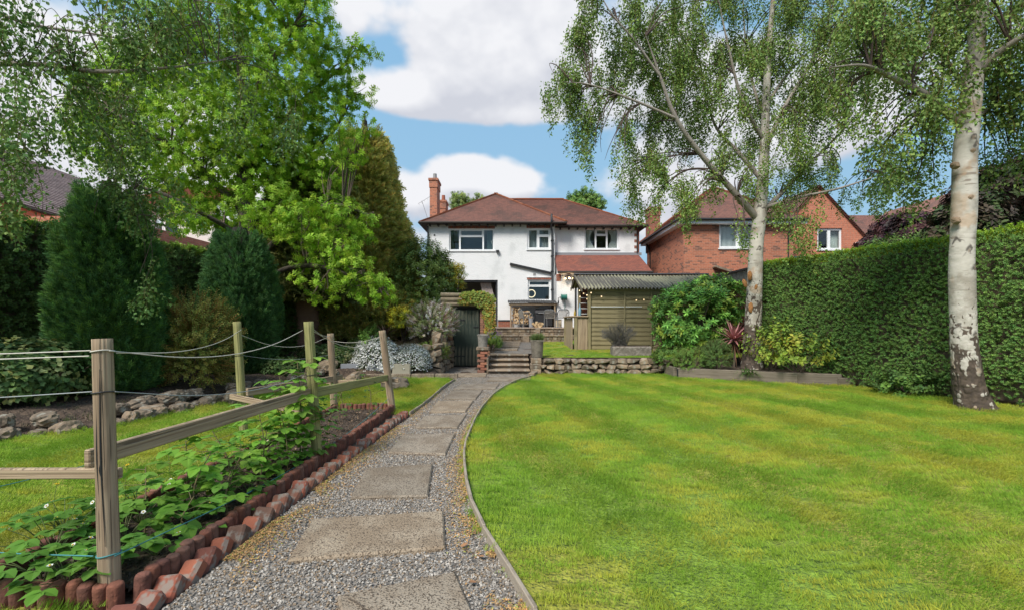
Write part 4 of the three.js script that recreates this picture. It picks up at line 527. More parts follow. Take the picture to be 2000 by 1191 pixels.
// ---------- the neighbours ----------
{
  const t = thing('brick_house', 'red brick neighbouring house with hipped roof behind the birch', 'house', undefined, V(10.5, .5, -21.2)), Z = -21, x0 = 7.92, x1 = 13.0, ey = 6.12;
  const s = 21 / FOC, w = [(1405 - 1000) * s, (1480 - 1000) * s, EYE + (HZ - 485) * s, EYE + (HZ - 433) * s];
  put(t, 'front_wall', wallHoles(x0, x1, .3, ey, Z, .3, [w]), M.brick); put(t, 'side_wall', box(x0, x0 + .3, .3, ey, -26.4, Z - .3), M.brick); put(t, 'end_wall', box(x1 - .3, x1, .3, ey, -26.4, Z - .3), M.brick); put(t, 'back_wall', box(x0, x1, .3, ey, -26.7, -26.4), M.brick);
  windowUnit(t, ...w, Z, [[0, .5, 0], [.5, 1, 0]], { sashes: true, curtains: [[.02, .98, 0, std([.55, .57, .58], .95)]] }); put(t, 'floor', box(x0 + .3, x1 - .3, 3.6, 3.7, -26.4, Z - .3), M.room);
  const e0 = V(x0 - .35, ey, Z + .35), e1 = V(x1 + .5, ey, Z + .35), ap = V(10.5, 8.45, -23.7), bk = V(10.5, 8.45, -24.6), b0 = V(x0 - .35, ey, -27), b1 = V(x1 + .5, ey, -27);
  slope(t, 'tiled_slope', e0, e1, ap, ap, M.tile); slope(t, 'tiled_slope', b0, e0, ap, bk, M.tile); slope(t, 'tiled_slope', e1, b1, bk, ap, M.tile); slope(t, 'tiled_slope', b1, b0, bk, bk, M.tile);
  ridges(t, e0.clone().add(V(0, .07, 0)), ap.clone().add(V(0, .07, 0)), [M.ridge[1]]); ridges(t, e1.clone().add(V(0, .07, 0)), ap.clone().add(V(0, .07, 0)), [M.ridge[1]]); ridges(t, b0.clone().add(V(0, .07, 0)), bk.clone().add(V(0, .07, 0)), [M.ridge[1]]);
  put(t, 'fascia', merge([box(x0 - .3, x1 + .45, ey - .2, ey - .03, Z + .26, Z + .3), box(x0 - .32, x0 - .28, ey - .2, ey - .03, -26.9, Z + .3)]), M.upvc); put(t, 'soffit', merge([box(x0 - .28, x1 + .4, ey - .2, ey - .18, Z, Z + .26), box(x0 - .28, x0, ey - .2, ey - .18, -26.8, Z)]), M.upvc); pipe(t, 'gutter', [V(e0.x, ey - .02, Z + .38), V(10, ey - .02, Z + .38), V(e1.x, ey - .02, Z + .38)], .055); pipe(t, 'gutter', [V(e0.x - .03, ey - .02, Z + .35), V(e0.x - .03, ey - .02, -24), V(e0.x - .03, ey - .02, -27)], .055);
  pipe(t, 'rain_pipe', [V(12.75, 5.9, Z + .3), V(12.75, 5.6, Z + .06), V(12.75, 2, Z + .06)], .04); pipe(t, 'rain_pipe', [V(x0 - .3, 6.0, -26), V(x0 - .08, 5.6, -26), V(x0 - .08, 1, -26)], .045);
  chimney(t, 7.9, 8.5, 5.5, 8.05, -26.9, -26.1, M.brickRed, 0); put(t, 'stone_ledge', beam(V(9.25, 3.98, Z + .18), V(10.0, 3.72, Z + .22), .35, .09), slabMat); put(t, 'porch', box(10.0, 10.6, 1, 3.75, Z, Z + .3), M.brick); put(t, 'skylight', beam(V(10.7, 3.55, Z + .4), V(12.2, 3.55, Z + .4), .05, .35), M.lead);
  // the gabled wing
  const g = thing('gable_house', 'red tile-hung gable house wing with white window beside birch', 'house', undefined, V(15, .5, -22.6)), gz = -22.6, gs = 22.6 / FOC, pk = V(15.2, 8.25, gz), bl = V(12.4, 5.3, gz), br = V(18.0, 5.3, gz), gw = [(1597 - 1000) * gs, (1646 - 1000) * gs, EYE + (HZ - 488) * gs, EYE + (HZ - 446) * gs];
  const sh = polyShape([[12.9, .3], [17.5, .3], [17.5, 5.75], [pk.x, 8.15], [12.9, 5.75]]), hp = new THREE.Path(); hp.moveTo(gw[0], gw[2]); hp.lineTo(gw[0], gw[3]); hp.lineTo(gw[1], gw[3]); hp.lineTo(gw[1], gw[2]); sh.holes.push(hp); const gg = new THREE.ExtrudeGeometry(sh, { depth: .3, bevelEnabled: false }); gg.translate(0, 0, gz - .3); put(g, 'gable_wall', bp(gg), M.brickPlain);
  put(g, 'inner_wall', box(13, 17.4, .3, 5.6, -24.6, -24.5), M.room); put(g, 'end_wall', box(17.2, 17.5, .3, 5.7, -29, gz - .3), M.brick); windowUnit(g, ...gw, gz, [[0, .5, 0], [.5, 1, 0]], { sashes: true, curtains: [[.02, .12, 0], [.55, .97, 0, std([.42, .46, .44], .95)]] });
  slope(g, 'tiled_slope', V(17.75, 5.45, gz + .12), V(17.75, 5.45, -30), V(pk.x, 8.25, -30), V(pk.x, 8.25, gz + .12), M.tile); slope(g, 'tiled_slope', V(12.65, 5.45, -30), V(12.65, 5.45, gz + .12), V(pk.x, 8.25, gz + .12), V(pk.x, 8.25, -30), M.tile);
  put(g, 'lead_flashing', box(13.2, 17.4, 4.55, 4.72, gz, gz + .06), M.lead); put(g, 'alarm_box', box(17.05, 17.35, 4.95, 5.4, gz, gz + .1), M.upvc); chimney(g, 17.6, 18.5, 6, 9.0, -28.2, -27.4, M.brickRed, 0);
  // roofs further off
  const f = thing('far_house', 'distant house roof of brown tiles beyond the gable', 'house', undefined, V(28, .5, -37)); put(f, 'wall', box(20, 40, .3, 7.2, -44, -34), M.brickRed); slope(f, 'tiled_slope', V(19, 7.2, -33.6), V(41, 7.2, -33.6), V(40, 10.4, -38), V(20, 10.4, -38), M.tile); slope(f, 'tiled_slope', V(41, 7.2, -44), V(19, 7.2, -44), V(20, 10.4, -38), V(40, 10.4, -38), M.tile); slope(f, 'cross_slope', V(28.5, 7.3, -32.8), V(32, 10.9, -32.8), V(32, 10.9, -39), V(28.5, 7.3, -39), M.tile); slope(f, 'cross_slope', V(32, 10.9, -32.8), V(35.5, 7.3, -32.8), V(35.5, 7.3, -39), V(32, 10.9, -39), M.tile);
  // flat-roofed garage behind the shed
  const k = thing('flat_garage', 'flat-roofed brick garage with black roof edge behind the shed', 'garage', undefined, V(9.5, .3, -15)); put(k, 'wall', box(7.75, 13, .2, 2.75, -19.3, -13.6), M.brickRed); put(k, 'fascia_board', merge([box(7.64, 7.7, 2.75, 3.12, -19.4, -13.45), box(7.7, 13.1, 2.75, 3.12, -13.5, -13.45)]), edgeMat); put(k, 'roof', box(7.58, 13.2, 3.12, 3.18, -19.5, -13.4), M.black);
  // houses on the other side
  const n = thing('slate_house', 'brick house with grey tiled roof behind the left hedge', 'house', undefined, V(-15, .5, -17)); put(n, 'wall', box(-19, -14.1, .2, 5.15, -24, -16), M.brickPlain);
  { const A = at(-140, 345, 15.4), B = at(175, 438, 18.5); const tp = at(-140, 240, 19), tq = at(160, 350, 22); const wl = beam(A.clone().add(V(0, -1.75, -.3)), B.clone().add(V(0, -1.75, -.3)), .3, 3.2, .01); put(n, 'eave_wall', wl, M.brickPlain); slope(n, 'tiled_slope', A, B, tq, tp, M.slate, .22); put(n, 'gutter', tube([A.clone().add(V(0, -.08, .05)), A.clone().lerp(B, .5).add(V(0, -.08, .05)), B.clone().add(V(0, -.08, .05))], [.06, .06], 4, 6), M.darkWood); const c = A.clone().lerp(B, .33); put(n, 'window', beam(c.clone().add(V(-.8, -.75, -.08)), c.clone().add(V(.2, -1.0, -.08)), .12, 1.0, .01), M.upvc); put(n, 'pane', beam(c.clone().add(V(-.7, -.78, -.0)), c.clone().add(V(.1, -.98, -.0)), .04, .8, .005), M.glass); }
  const m = thing('cream_house', 'cream house front glimpsed between the dark yew and the oak', 'house', undefined, V(-15.5, .5, -21.5)), mz = -21.5, ms = 21.5 / FOC, mx = (p) => (p - 1000) * ms, my = (p) => EYE + (HZ - p) * ms; put(m, 'wall', wallHoles(mx(225), mx(420), .3, my(410), mz, .3, [[mx(296), mx(348), my(462), my(424)]]), M.curtain); windowUnit(m, mx(296), mx(348), my(462), my(424), mz, [[0, .4, 0], [.4, 1, 0]], { sashes: true }); put(m, 'inner_wall', box(mx(225), mx(420), 1, 6.5, mz - 2, mz - 1.9), M.room); put(m, 'eave_board', box(mx(220), mx(425), my(411), my(403), mz, mz + .3), M.upvc); slope(m, 'tiled_slope', V(mx(218), my(403), mz + .4), V(mx(428), my(403), mz + .4), V(mx(410), 8.7, mz - 3), V(mx(250), 8.7, mz - 3), M.tileRed);
}
// ---------- garden bar shed ----------
function corrugated(x0, x1, yE, zE, yR, zR, pitch = .1, amp = .022, warp = .03) { // waves run down the slope
  const n = Math.round((x1 - x0) / pitch * 6), m = 8, P = [], I = [];
  for (let i = 0; i <= n; i++) for (let j = 0; j <= m; j++) { const t = j / m, x = lerp(x0, x1, i / n), sx = Math.sin(t * 3 + x) * warp; P.push(x + sx, lerp(yE, yR, t) + amp * Math.sin(i / 6 * 6.2832) + Math.sin(x * 2) * .012, lerp(zE, zR, t)); if (i < n && j < m) { const a = i * (m + 1) + j; I.push(a, a + m + 1, a + 1, a + 1, a + m + 1, a + m + 2); } }
  const g = new THREE.BufferGeometry(); g.setAttribute('position', new THREE.Float32BufferAttribute(P, 3)); g.setIndex(I); g.computeVertexNormals(); const uv = []; for (let i = 0; i < P.length; i += 3) uv.push(P[i] - x0, -P[i + 2]); g.setAttribute('uv', new THREE.Float32BufferAttribute(uv, 2)); return g;
}
const lichenMat = std([1, 1, 1], .92, { side: THREE.DoubleSide, map: tex(1024, 256, (u, v) => { const n = 17, ph = u * n + (tf(u, v, 17, 5, 3, 8) - .5) * .35, k = .5 + .5 * Math.sin(ph * 6.2832), s = tf(u, v, 34, 6, 4, 5), li = sm(.35, .75, k * .55 + s * .45); return mixc(mixc([.085, .08, .07], [.13, .12, .10], s), [.34, .32, .205], li * .8); }, 2, 1.8) });
const corrMat = std([1, 1, 1], .9, { side: THREE.DoubleSide, map: tex(512, 256, (u, v) => { const s = tf(u, v, 24, 3, 4, 5), k = sm(.45, .65, tf(u, v, 12, 4, 5, 9)); return mixc(mixc([.12, .11, .095], [.23, .21, .17], s), [.24, .225, .12], k * .6); }, 2, 1.6) });
{
  const z = -15.1, x0 = 2.5, x1 = 6.9, gy = .52, t = thing('bar_shed', 'slatted timber garden bar with wavy corrugated roof', 'shed', undefined, V(4.5, gy, z));
  const n = 13, bh = (2.46 - gy) / n; for (let i = 0; i < n; i++) { const y = gy + (i + .5) * bh; for (const [a, b] of [[x0 + .12, 4.62], [4.63, x1]]) put(t, 'board', cbox(b - a, bh * .97, .022, .006).rotateX(-.09).translate((a + b) / 2, y, z - .01 + rr(-.004, .004)), woodShed.h); }
  put(t, 'backing', box(x0 + .1, x1, gy, 2.45, z - .05, z - .035), M.darkWood);
  put(t, 'post', cbox(.11, 2.06, .11, .01).translate(x0 + .06, gy + 1.0, z), woodShed.v); for (const x of [3.74, 4.62, 5.6]) put(t, 'batten', cbox(.045, 1.92, .03, .005).translate(x, gy + .98, z + .022), woodShed.v); put(t, 'top_rail', cbox(x1 - x0, .09, .06, .008).translate((x0 + x1) / 2, 2.5, z + .03), woodShed.h); put(t, 'white_strip', box(x0 + .12, 4.3, 1.93, 1.95, z + .018, z + .03), M.upvc);
  put(t, 'post', cbox(.1, 2.5, .1, .01).translate(x0 + .06, gy + 1.2, z - 2.2), woodShed.v); put(t, 'back_wall', box(x0 + .1, x1, gy, 2.9, z - 2.32, z - 2.26), M.brickRed); put(t, 'end_wall', box(x1 - .05, x1, gy, 2.9, z - 2.26, z - .06), woodShed.h);
  put(t, 'roof_sheet', corrugated(x0 - .22, x1 + .25, 2.53, z + .22, 3.14, z - 1.5, 2 / 17, .036), lichenMat); put(t, 'roof_sheet', corrugated(x0 - .22, x1 + .25, 2.75, z - 2.7, 3.14, z - 1.5, 2 / 17, .036), lichenMat);
  put(t, 'ridge_cap', cbox(x1 - x0 + .5, .05, .26, .02).translate((x0 + x1) / 2, 3.175, z - 1.52), std([.10, .10, .11], .7)); put(t, 'barge_board', merge([beam(V(x0 - .2, 2.47, z + .2), V(x0 - .2, 3.08, z - 1.5), .03, .12), beam(V(x0 - .2, 3.08, z - 1.5), V(x0 - .2, 2.7, z - 2.7), .03, .12)]), woodDark.h); put(t, 'rafter', beam(V(x0 + .05, 2.42, z + .1), V(x0 + .05, 3.0, z - 1.5), .06, .09), woodShed.h);
  put(t, 'purlin', cbox(x1 - x0, .08, .08, .01).translate((x0 + x1) / 2, 2.96, z - 1.5), woodShed.h);
  // counter on the open side
  put(t, 'counter_panel', cbox(.36, 1.05, .04, .006).translate(2.32, gy + .53, z + .02), woodGrey.v); put(t, 'counter_post', cbox(.1, 1.08, .1, .008).translate(2.11, gy + .54, z + .02), woodShed.v); put(t, 'counter_side', cbox(.04, 1.05, 1.7, .006).translate(2.0, gy + .53, z - .9), woodGrey.v); put(t, 'counter_post', cbox(.1, 1.08, .1, .008).translate(1.98, gy + .54, z - 1.75), woodShed.v); put(t, 'counter_top', cbox(.6, .045, 1.95, .008).translate(2.22, gy + 1.1, z - .88), woodGrey.h);
  for (let i = 0; i < 4; i++) put(t, 'shelf', cbox(.9, .03, .2, .004).translate(3.05, 1.75 + i * .2, z - 2.12), M.curtain);
  const bt = thing('blue_bottle', 'pale blue glass bottle on the bar counter', 'bottle', undefined, V(2.3, gy + 1.12, z - .35)); put(bt, 'bottle', new THREE.LatheGeometry([[.001, 0], [.05, 0], [.052, .2], [.035, .26], [.016, .31], [.016, .40], [.001, .40]].map(([a, b]) => new THREE.Vector2(a, b)), 14).translate(2.3, gy + 1.125, z - .35), std([.20, .36, .46], .15)); put(bt, 'stopper', new THREE.CylinderGeometry(.018, .018, .04, 8).translate(2.3, gy + 1.54, z - .35), std([.1, .15, .3], .4));
  const jr = thing('amber_bottle', 'small amber bottle beside the blue bottle', 'bottle', undefined, V(2.15, gy + 1.12, z - .35)); put(jr, 'bottle', new THREE.LatheGeometry([[.001, 0], [.035, 0], [.036, .12], [.014, .17], [.014, .22], [.001, .22]].map(([a, b]) => new THREE.Vector2(a, b)), 12).translate(2.14, gy + 1.125, z - .4), std([.4, .28, .05], .2));
  // fairy lights
  const st = thing('string_lights', 'string of small warm bulbs hung under the shed roof edge', 'string lights', undefined, V(2.4, 2.4, z)), bg = new THREE.SphereGeometry(.022, 8, 6), gm = std([.9, .8, .6], .4, { emissive: new THREE.Color(.7, .48, .24) }), pts = [[2.32, 2.78, z - .6], [2.34, 2.62, z - .2], [2.36, 2.40, z + .1], [2.46, 2.34, z + .16], [2.6, 2.42, z + .14], [2.95, 2.30, z + .1], [3.3, 2.42, z + .12], [4.1, 2.18, z + .09], [4.35, 2.2, z + .09], [4.9, 2.1, z + .09], [5.2, 2.35, z + .09]].map((p) => V(...p));
  put(st, 'cable', tube(pts, [.005, .005], 60, 4), M.black); pts.forEach((p, i) => { if (i !== 6 && i !== 10) place(st, 'bulb', bg, gm, p.clone().add(V(0, -.03, 0))); }); for (const p of [[2.3, 2.5, z - .4], [2.42, 2.55, z - .1], [2.33, 2.3, z - .5], [2.5, 2.2, z - .05]]) place(st, 'bulb', bg, gm, V(...p));
}
// stone trough with a bare lavender, logs beside the shed
{
  const t = thing('stone_trough', 'rough stone trough holding a bare twiggy shrub', 'planter', undefined, V(3.5, .45, -13.3)), g = rock(1, 1, 1, 4, .0); const m = M.stone[1];
  put(t, 'trough', cbox(1.12, .30, .42, .03).translate(3.47, .58, -13.3), std([1, 1, 1], .95, { map: T_patch([.24, .21, .18], [.15, .13, .105], .6, 8, 77), bumpMap: T_stone, bumpScale: .03 })); put(t, 'compost', cbox(1.0, .04, .3, .01).translate(3.47, .725, -13.3), M.soil);
  const tw = []; for (let i = 0; i < 240; i++) { const a = rr(-1, 1), b = rr(-1, 1), o = V(3.15 + rr(-.22, .22), .74, -13.3 + rr(-.08, .08)), e = V(3.1 + a * .5, .92 + rr(.05, .5) * (1 - .4 * Math.abs(a)), -13.3 + b * .32), md = o.clone().lerp(e, .5).add(V(rr(-.06, .06), .06, rr(-.05, .05))); tw.push(tube([o, md, e], [.006, .004, .0022], 5, 3, 0, 1, false)); for (let j = 0; j < 3; j++) tw.push(tube([e.clone().lerp(md, rr(0, .6)), e.clone().add(V(rr(-.08, .08), rr(0, .12), rr(-.06, .06)))], [.003, .0018], 2, 3, 0, 1, false)); }
  const s = thing('bare_lavender', 'leafless grey twiggy lavender growing in the stone trough', 'shrub', undefined, V(3.1, .74, -13.3)); put(s, 'twigs', merge(tw), std([.125, .115, .10], .95));
  const lm = std([1, 1, 1], .9, { map: T_patch([.22, .15, .09], [.32, .24, .15], .4, 6, 51) }); for (const [i, l] of ['cut log lying beside the shed under two others', 'upper cut log on the small pile by the shed', 'short log lying behind the cut logs by shed'].entries()) { const k = thing('cut_log', l, 'log', 'logs beside the shed', V(4.7, .55, -14)); put(k, 'log', tube([V(4.35 + i * .05, .57 + (i === 1 ? .11 : 0), -14 - (i === 2 ? .2 : 0)), V(4.7, .56 + (i === 1 ? .13 : 0), -14.05 - (i === 2 ? .2 : 0)), V(5.0 + i * .1, .57 + (i === 1 ? .06 : 0), -14.1 - (i === 2 ? .25 : 0))], [.05, .055, .05], 6, 10, .06, i), lm); }
}
// ---------- on the patio ----------
{
  const z = -22.5, x0 = -.06, x1 = 2.12, t = thing('log_store', 'open-fronted timber log store with black corrugated roof', 'log store', undefined, V(1, 1.2, z));
  for (const x of [x0, x1]) { put(t, 'post', cbox(.07, 1.08, .07, .006).translate(x, 1.76, z + .02), woodGrey.v); put(t, 'post', cbox(.07, 1.2, .07, .006).translate(x, 1.8, z - .7), woodGrey.v); } put(t, 'front_rail', cbox(x1 - x0 + .2, .09, .05, .006).translate((x0 + x1) / 2, 2.33, z + .05), woodGrey.h); put(t, 'roof_sheet', corrugated(x0 - .15, x1 + .15, 2.40, z + .15, 2.58, z - .8, .085, .022, .0), std([.05, .05, .052], .8, { side: THREE.DoubleSide })); put(t, 'pallet', merge([cbox(1.1, .03, .6, .004).translate(.55, 1.35, z - .3), ...[0, .5, 1].map((q) => cbox(.08, .1, .6, .004).translate(.06 + q, 1.27, z - .3))]), woodDark.h);
  const lg = [0, 1, 2, 3].map((i) => { const n = i < 2 ? 12 : 3 + i, g = new THREE.CylinderGeometry(.062, .062, .45, n === 12 ? 10 : n - 1, 1, false, 0, n === 12 ? 6.283 : 6.283); g.rotateX(Math.PI / 2); return bp(g); }), lmat = [[.55, .40, .23], [.48, .33, .18], [.60, .45, .28], [.40, .26, .14]].map((c) => std(c, .9));
  let k = 0; for (let r = 0; r < 9; r++) for (let c = 0; c < 10 - r * .3 - (r > 6 ? 4 : 0); c++) { const m = place(scene, 'firewood_log', lg[(R() * 4) | 0], lmat[(R() * 4) | 0], V(.06 + c * .1 + (r % 2) * .05 + rr(-.015, .015), 1.43 + r * .092 + rr(-.01, .01), z - .3 + rr(-.06, .06)), [rr(-.08, .08), rr(-.1, .1), rr(0, 6)], [rr(.6, .95), rr(.6, .95), 1]); tag(m, 'split firewood log stacked in the log store', 'log', 'firewood stacked in the log store'); k++; }
  const b = thing('barbecue', 'black lidded barbecue cabinet parked in the log store', 'barbecue', undefined, V(1.55, 1.2, z - .2)); put(b, 'cabinet', merge([cbox(.40, .58, .45, .02).translate(1.36, 1.55, z - .2), cbox(.40, .58, .45, .02).translate(1.8, 1.55, z - .2)]), M.black); put(b, 'lid', new THREE.CylinderGeometry(.24, .24, .86, 16, 1, false, 0, Math.PI).rotateZ(Math.PI / 2).rotateX(0).translate(1.58, 1.88, z - .22), M.black); put(b, 'handle', tube([V(1.3, 1.9, z + .06), V(1.58, 1.9, z + .08), V(1.86, 1.9, z + .06)], [.014, .014], 6, 6), M.grey); for (const x of [1.2, 1.96]) put(b, 'wheel', new THREE.CylinderGeometry(.07, .07, .04, 12).rotateZ(Math.PI / 2).translate(x, 1.27, z - .1), M.black);
  const bk = thing('metal_bucket', 'pale metal bucket beside the stacked firewood', 'bucket', undefined, V(.98, 1.2, z + .2)); put(bk, 'bucket', new THREE.CylinderGeometry(.13, .1, .42, 14, 1, true).translate(.92, 1.43, z + .2), std([.45, .48, .52], .35, { metalness: .6, side: THREE.DoubleSide })); put(bk, 'handle', new THREE.TorusGeometry(.13, .008, 6, 16, Math.PI).translate(.92, 1.64, z + .2), M.grey);
  const cm = std([.16, .165, .17], .45), rt = std([.24, .225, .2], .8);
  const chair = (label, x, zz, a) => {
    const c = thing('patio_chair', label, 'chair', 'bistro chairs on the patio', V(x, 1.215, zz)), q = new THREE.Matrix4().makeRotationY(a).setPosition(x, 1.215, zz), g = (geo) => { geo.applyMatrix4(q); return geo; };
    put(c, 'back_frame', g(tube([V(-.25, 0, -.24), V(-.25, .45, -.2), V(-.24, .7, -.26), V(-.17, .78, -.28), V(0, .79, -.29), V(.17, .78, -.28), V(.24, .7, -.26), V(.25, .45, -.2), V(.25, 0, -.24)], [.02, .02], 40, 6)), cm);
    for (const s of [-1, 1]) { put(c, 'arm', g(tube([V(s * .25, .66, -.22), V(s * .27, .66, .05), V(s * .26, .6, .2), V(s * .25, .4, .22), V(s * .24, 0, .24)], [.018, .018], 20, 6)), cm); }
    put(c, 'seat', g(cbox(.44, .03, .42, .01).translate(0, .43, 0)), rt); const sl = []; for (let i = 0; i < 9; i++) sl.push(tube([V(-.2 + i * .05, .45, -.2), V(-.19 + i * .0475, .62, -.25), V(-.17 + i * .0425, .77, -.28)], [.013, .013], 6, 5)); put(c, 'back_weave', g(merge(sl)), rt);
  };
  chair('metal patio chair turned sideways beside the firewood', .62, -20.4, 1.9); chair('pale-backed metal patio chair half hidden behind another', 1.78, -20.9, 2.8); chair('dark woven metal patio chair nearest the bar shed', 2.22, -20.2, 3.3);
  const sp = thing('split_stump', 'round bundle of split logs on the patio edge', 'log bundle', undefined, V(1.13, 1.215, -19.9)); for (let i = 0; i < 11; i++) { const a = i * 2.4, r = .035 * Math.sqrt(i) * 1.6; put(sp, 'split_log', new THREE.CylinderGeometry(.06, .06, .34, 5).rotateX(Math.PI / 2).rotateY(rr(-.2, .2)).translate(1.13 + Math.cos(a) * r * 1.3, 1.34 + Math.sin(a) * r * .7, -19.9 + rr(-.04, .04)), lmat[i % 4]); } put(sp, 'band', new THREE.TorusGeometry(.2, .006, 5, 24).scale(1.15, .75, 1).translate(1.13, 1.34, -19.78), M.black);
  const ft = thing('patio_lantern', 'square pale lantern standing under the dark woven chair', 'lantern', undefined, V(2.1, 1.215, -20.75)); put(ft, 'body', cbox(.3, .34, .3, .02).translate(2.1, 1.39, -20.75), std([.5, .42, .3], .6)); put(ft, 'cap', cbox(.34, .03, .34, .006).translate(2.1, 1.575, -20.75), M.grey); put(ft, 'base', cbox(.34, .03, .34, .006).translate(2.1, 1.228, -20.75), M.grey);
}
// ---------- leaves and sprigs ----------
class LB {
  constructor() { this.p = []; this.c = []; }
  tri(a, b, c, k) { for (const v of [a, b, c]) { this.p.push(v.x, v.y, v.z); this.c.push(k[0], k[1], k[2]); } }
  leaf(b, dir, nrm, len, wid, { fold = .22, curl = .25, k = [1, 1, 1], m = .42 } = {}) {
    const s = dir.clone().cross(nrm).normalize(), n = s.clone().cross(dir).normalize(), M0 = b.clone().addScaledVector(dir, len * m).addScaledVector(n, -wid * fold * .5), L = M0.clone().addScaledVector(s, wid / 2).addScaledVector(n, wid * fold), Rt = M0.clone().addScaledVector(s, -wid / 2).addScaledVector(n, wid * fold), t = b.clone().addScaledVector(dir, len).addScaledVector(n, -len * curl);
    this.tri(b, M0, L, k); this.tri(M0, t, L, k); this.tri(b, Rt, M0, k); this.tri(M0, Rt, t, k);
  }
  blade(b, dir, nrm, len, wid, n = 5, { serr = .12, fold = .2, curl = .25, k = [1, 1, 1], pw = .8 } = {}) { // a toothed leaf with a midrib
    const s = dir.clone().cross(nrm).normalize(), nn = s.clone().cross(dir).normalize(), rib = [], l = [], r = [];
    for (let i = 0; i <= n; i++) { const t = i / n, w = wid / 2 * Math.pow(Math.max(0, Math.sin(Math.PI * Math.pow(t, pw))), .7) * (1 + (i % 2 ? serr : -serr)), c = b.clone().addScaledVector(dir, len * t).addScaledVector(nn, -len * curl * t * t); rib.push(c); l.push(c.clone().addScaledVector(s, w).addScaledVector(nn, w * fold)); r.push(c.clone().addScaledVector(s, -w).addScaledVector(nn, w * fold)); }
    for (let i = 0; i < n; i++) { if (i) { this.tri(rib[i], l[i + 1], l[i], k); this.tri(rib[i], r[i], r[i + 1], k); } this.tri(rib[i], rib[i + 1], l[i + 1], k); this.tri(rib[i], r[i + 1], rib[i + 1], k); }
  }
  strap(b, dir, len, wid, droop, k = [1, 1, 1], n = 5) { const s = dir.clone().cross(V(0, 1, 0)); if (s.lengthSq() < 1e-4) s.set(1, 0, 0); s.normalize(); let pl = null, pr = null; for (let i = 0; i <= n; i++) { const t = i / n, w = wid / 2 * (1 - t * t) + .0006, c = b.clone().addScaledVector(dir, len * t); c.y -= droop * t * t * len; const a = c.clone().addScaledVector(s, w), d = c.clone().addScaledVector(s, -w); if (pl) { this.tri(pl, pr, a, k); this.tri(pr, d, a, k); } pl = a; pr = d; } }
  twig(a, b, r0, r1, k) { const d = b.clone().sub(a).normalize(), u = Math.abs(d.y) > .9 ? V(1, 0, 0) : V(0, 1, 0), x = d.clone().cross(u).normalize(), y = d.clone().cross(x), q = (o, r, i) => o.clone().addScaledVector(x, Math.cos(i * 2.0944) * r).addScaledVector(y, Math.sin(i * 2.0944) * r); for (let i = 0; i < 3; i++) { this.tri(q(a, r0, i), q(b, r1, i), q(a, r0, i + 1), k); this.tri(q(a, r0, i + 1), q(b, r1, i), q(b, r1, i + 1), k); } }
  geo() { const g = new THREE.BufferGeometry(); g.setAttribute('position', new THREE.Float32BufferAttribute(this.p, 3)); g.setAttribute('color', new THREE.Float32BufferAttribute(this.c, 3)); g.computeVertexNormals(); return g; }
}
const rv = () => V(rr(-1, 1), rr(-1, 1), rr(-1, 1)).normalize(), BRN = [1.3, .62, .9];
const lk = () => { const f = rr(.78, 1.22); return [f * rr(.92, 1.1), f, f * rr(.8, 1.1)]; };
function lmat(rough = .55, tr = .32) { const m = leafMat([1, 1, 1], rough, tr); m.vertexColors = true; return m; }
const LM = lmat(), LMgloss = lmat(.52, .26), LMmatte = lmat(.85, .3);
function sprig(n, len, ll, lw, { spread = 1, up = .3, droop = 0, fold = .22, from = .1, curl = .25, lift = .0 } = {}) { // leaves set along a short twig that grows up the y axis
  const b = new LB(), tip = V(rr(-.05, .05) * len, len, rr(-.05, .05) * len); b.twig(V(0, 0, 0), tip, .0035, .0015, BRN);
  for (let i = 0; i < n; i++) { const t = lerp(from, 1, i / (n - 1 || 1)), a = i * 2.4 + rr(-.3, .3), d = V(Math.cos(a) * spread, up + rr(-.25, .35) - droop, Math.sin(a) * spread).normalize(), p = tip.clone().multiplyScalar(t).addScaledVector(d, .008); const nm = V(rr(-.4, .4), 1, rr(-.4, .4)).addScaledVector(d, -d.y).normalize(); b.leaf(p, d, nm, ll * rr(.75, 1.15), lw * rr(.8, 1.15), { k: lk(), fold, curl }); }
  return b.geo();
}
